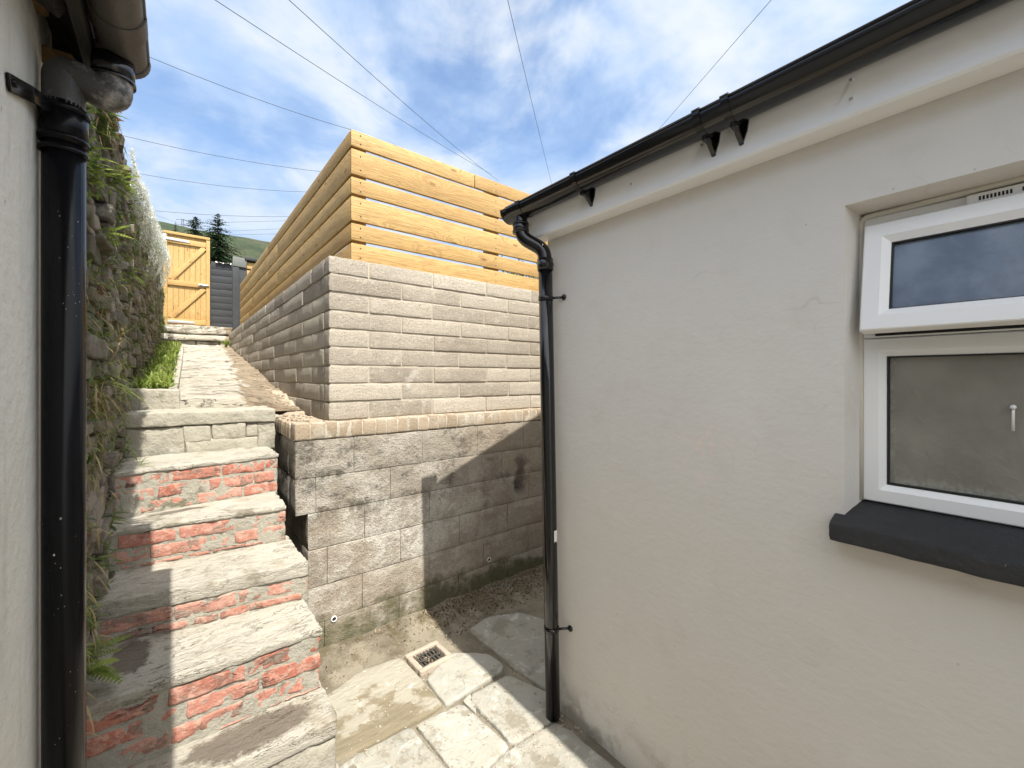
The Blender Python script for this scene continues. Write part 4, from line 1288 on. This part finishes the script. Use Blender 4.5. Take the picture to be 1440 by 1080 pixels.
wire((.091, 1.21, .368), 100, (.204, 1.119, .372), 106, .028, 'faint distant wire just right of the taller conifer top, uppermost', .3, .3, 0)
wire((.094, 1.208, .347), 100, (.193, 1.129, .353), 106, .028, 'faint distant wire right of the taller conifer, middle one', .3, .3, 0)
wire((.096, 1.206, .338), 100, (.19, 1.131, .341), 106, .028, 'faint distant wire right of the taller conifer, lowest', .3, .3, 0)

# ================================================================== plants
def tuft(name, p, n, L, wd, mt, label, cat, out_=(1, 0, .2), spread=.8, droop=1., grp=None, dense=.02):
    m = M(); p = Vector(p)
    for i in range(n):
        q = p + Vector((R.uniform(-.5, 0) * dense, R.gauss(0, dense), R.gauss(0, dense)))
        blade(m, q, rdir(out_, spread), L * R.uniform(.5, 1.15), wd * R.uniform(.6, 1.2), droop, 4)
    return tag(m.build(name, mt), label, cat, grp)
def fern(p, n, L, label, mt='leaf_green', out_=(1, 0, .5)):
    m = M(); p = Vector(p)
    for i in range(n):
        d = rdir(out_, .9); cur = d.copy(); q = p.copy() + rdir() * .018; LL = L * R.uniform(.35, .85); k = 12
        sd_ = d.cross(Vector((0, 0, 1))).normalized(); tn_ = R.random()
        for j in range(k):
            w__ = LL * .24 * math.sin(math.pi * (j + 1.2) / (k + 1.4))
            for sg in (-1, 1): blade(m, q, (cur * .35 + sd_ * sg), w__, LL * .07, .25, 2, min(1, max(0, tn_ + R.uniform(-.2, .2))))
            q = q + cur * LL / k; cur = (cur + Vector((0, 0, -.09))).normalized()
    return tag(m.build('fern', mt), label, 'fern', 'ferns rooted in the old stone wall')
def wl(y, z): return (wx_(y) - .005, y, z)
fern(wl(1.80, .74), 16, .17, 'bright green fern at the bottom beside the black downpipe', 'bright_leaf')
fern(wl(2.02, .98), 9, .09, 'small fern just above the third step from the bottom')
fern(wl(2.25, 1.06), 12, .10, 'leafy fern beside the middle brick step')
fern(wl(2.35, 1.25), 8, .08, 'little fern low on the wall beside the grey stone step')
fern(wl(2.45, 2.45), 14, .14, 'yellowish fern in the upper part of the wall beside the pipe', 'bright_leaf')
fern(wl(2.9, 2.15), 14, .15, 'fern at mid height of the wall above the grass tuft')
fern(wl(2.2, 2.15), 12, .13, 'pale green fern close to the pipe at eye level', 'bright_leaf')
for (yy, zz_, nn, LL, lab) in ((2.0, 2.32, 40, .085, 'clump of strap shaped leaves just right of the pipe, above eye level'), (2.6, 2.05, 40, .075, 'clump of narrow leaves on the wall level with the gate top'), (2.3, 1.78, 36, .07, 'leafy clump right above the long grass tuft'), (3.0, 1.85, 36, .08, 'leafy clump halfway up the wall beside the path start'), (2.25, 2.62, 46, .08, 'yellowish leafy clump near the wall top behind the pipe'), (3.9, 2.35, 40, .10, 'dark leafy clump on the wall under the white flowers')):
    tuft('leaf_clump', wl(yy, zz_), nn, LL, .012, 'leaf_green' if R.random() < .5 else 'bright_leaf', lab, 'plant', (.8, -.1, .2), .9, .8, 'leafy clumps on the old stone wall', .030)
tuft('sedum', wl(2.15, 1.92), 90, .035, .012, 'red_sedum', 'reddish stonecrop patch growing in the wall beside the pipe', 'plant', (1, 0, .4), .9, .3, None, .045)
tuft('sedum', wl(2.65, 2.86), 120, .035, .012, 'red_sedum', 'reddish stonecrop at the wall top below the old gutter', 'plant', (1, 0, .4), .9, .3, None, .05)
tuft('grass_tuft', wl(2.12, 1.60), 46, .21, .006, 'bright_leaf', 'long green grass tuft hanging from the stone wall', 'grass', (.7, .1, .6), .8, 1.3)
tuft('dead_grass', wl(2.12, 1.565), 60, .17, .004, 'dry_grass', 'tuft of dead straw hanging below the green grass', 'grass', (.5, 0, -.7), .6, 1.5)
m = M(); tube(m, [wl(2.15, 1.62), (wx_(2.15) + .045, 2.15, 1.72), (wx_(2.15) + .06, 2.16, 1.80)], .0025, 6)
for i in range(46):
    s = R.random(); blade(m, (wx_(2.15) + .052 + .01 * s, 2.155, 1.745 + .06 * s), rdir((0, 0, .8)), .014, .004, .2, 2)
tag(m.build('seed_stalk', 'dry_grass'), 'pale dry seed head standing above the grass tuft', 'plant')
tuft('grass_sprig', (-.13, 2.72, 1.19), 16, .13, .005, 'bright_leaf', 'thin yellow green sprig on the step below the grey stone riser', 'grass', (.5, 0, .5), .7, .9)
tuft('weed', (.475, 1.93, .02), 30, .06, .010, 'leaf_green', 'small weed at the right foot of the steps', 'plant', (0, 0, .8), .8, .7)
tuft('weed', (.50, 1.46, .02), 26, .05, .010, 'leaf_green', 'small weed in the corner at the very bottom of the picture', 'plant', (0, 0, .8), .8, .7)
tuft('grass_sprig', (.66, 8.25, 2.12), 30, .14, .014, 'bright_leaf', 'small green weed at the far end of the block wall', 'grass', (0, -.2, .9), .7, .8)
tuft('wall_plant', wl(8.9, 2.92), 160, .10, .03, 'bright_leaf', 'green leaves on the wall end beside the gate', 'plant', (.8, -.4, .3), .9, .5, None, .10)
tuft('wall_plant', wl(8.9, 2.45), 160, .12, .03, 'bright_leaf', 'green leaves at the foot of the wall beside the top steps', 'plant', (.8, -.4, .3), .9, .5, None, .10)
# white cascading plant over the top of the wall
m = M()
for i in range(15000):
    y = 3.1 + 5.2 * R.random() ** 1.0; d = R.random() ** 1.2
    th_ = .035 + .03 * fbm(y * 1.6, 2) + .016 * (y - 3)
    hang = d * (.45 + .18 * fbm(y * 2.1, 5) + .03 * (y - 3))
    x = wx_(y) + th_ * math.sin(math.pi * min(1, .25 + d * .8)) * R.uniform(.55, 1.05) + .002 * (y - 3)
    z = wtop(y) + .07 - hang + .03 * fbm(y * 6, 9)
    if fbm(y * 5.2, z * 8, 1) > .18 and d > .15: continue
    blade(m, (x, y, z), rdir((.35, -.2, .4)), R.uniform(.012, .03), R.uniform(.006, .012), .2, 1, min(1, max(0, R.gauss(.62 - .35 * d, .25))))
tag(m.build('flowering_shrub', 'white_flower'), 'mass of tiny white flowers cascading over the top of the stone wall', 'plant')
# moss and small weeds across the wall
m = M()
for i in range(11000):
    y = 1.65 + 7 * R.random() ** 1.7; z = R.uniform(max(.3, wbase(y)), wtop(y) + .04)
    if fbm(y * 1.9, z * 2.4, 3) < .05: continue
    blade(m, (wx_(y) + R.uniform(-.01, .02), y, z), rdir((.9, 0, .3)), R.uniform(.012, .045), R.uniform(.005, .012), .8, 2)
stuff(m.build('wall_moss', 'leaf_green'), 'moss and tiny creepers covering parts of the old stone wall', 'moss')
m = M()
for i in range(3200):
    y = 1.65 + 6.5 * R.random() ** 1.5; z = R.uniform(max(.3, wbase(y)), wtop(y) + .03)
    if fbm(y * 2.3, z * 2.0, 13) < .10: continue
    blade(m, (wx_(y) + R.uniform(-.01, .02), y, z), rdir((.5, 0, -.7), .7), R.uniform(.03, .10), R.uniform(.0015, .005), 1.2, 3)
stuff(m.build('dry_creeper', 'dry_grass'), 'dry brown straw and dead creeper hanging over the old stone wall', 'creeper')
# weeds in planter
m = M()
for i in range(2000):
    y = 3.5 + 4.6 * R.random() ** 1.3; x = R.uniform(-.20, -.02 + .02 * (y - 3.3))
    if 3.9 < y < 5.0 and x > -.12 and R.random() < .55: continue
    blade(m, (x, y, pz(y) + .05), rdir((.15, -.1, 1.1)), R.uniform(.03, .10), R.uniform(.008, .020), 1.3, 3)
stuff(m.build('weeds', 'bright_leaf'), 'bright green weeds filling the planting strip beside the path', 'weeds')
# litter and gravel along the foot of the retaining wall
m = M()
for i in range(2600):
    x = R.uniform(.6, 2.4) if R.random() < .25 else R.uniform(1.3, 2.4); y = 2.58 - abs(R.gauss(0, .13)) - .05 * max(0, 1.2 - x)
    if R.random() < .08: y = R.uniform(1.9, 2.5)
    if y < 1.95: continue
    z = yardz(x, y) + .003
    if R.random() < .5: blade(m, (x, y, z + .002), rdir((0, 0, .05)), R.uniform(.006, .024), R.uniform(.002, .009), .3, 2)
    else:
        s = R.uniform(.0015, .005); rbox(m, (x - s, y - s, z - s), (x + s, y + s, z + s * .8), s * .5, s * 2, s * .4, 40)
stuff(m.build('ground_litter', 'litter'), 'dead leaves and grit along the foot of the old retaining wall', 'leaf litter')
m = M()
for i in range(420):
    x = R.uniform(.50, 1.45); y = R.uniform(1.0, 2.3); s = R.uniform(.0012, .0045)
    z = .014
    rbox(m, (x - s, y - s, z - s * .5), (x + s, y + s, z + s * .8), s * .5, s * 2, s * .4, 40)
stuff(m.build('gravel', 'stone_frame'), 'fine pale grit scattered over the paving', 'gravel')
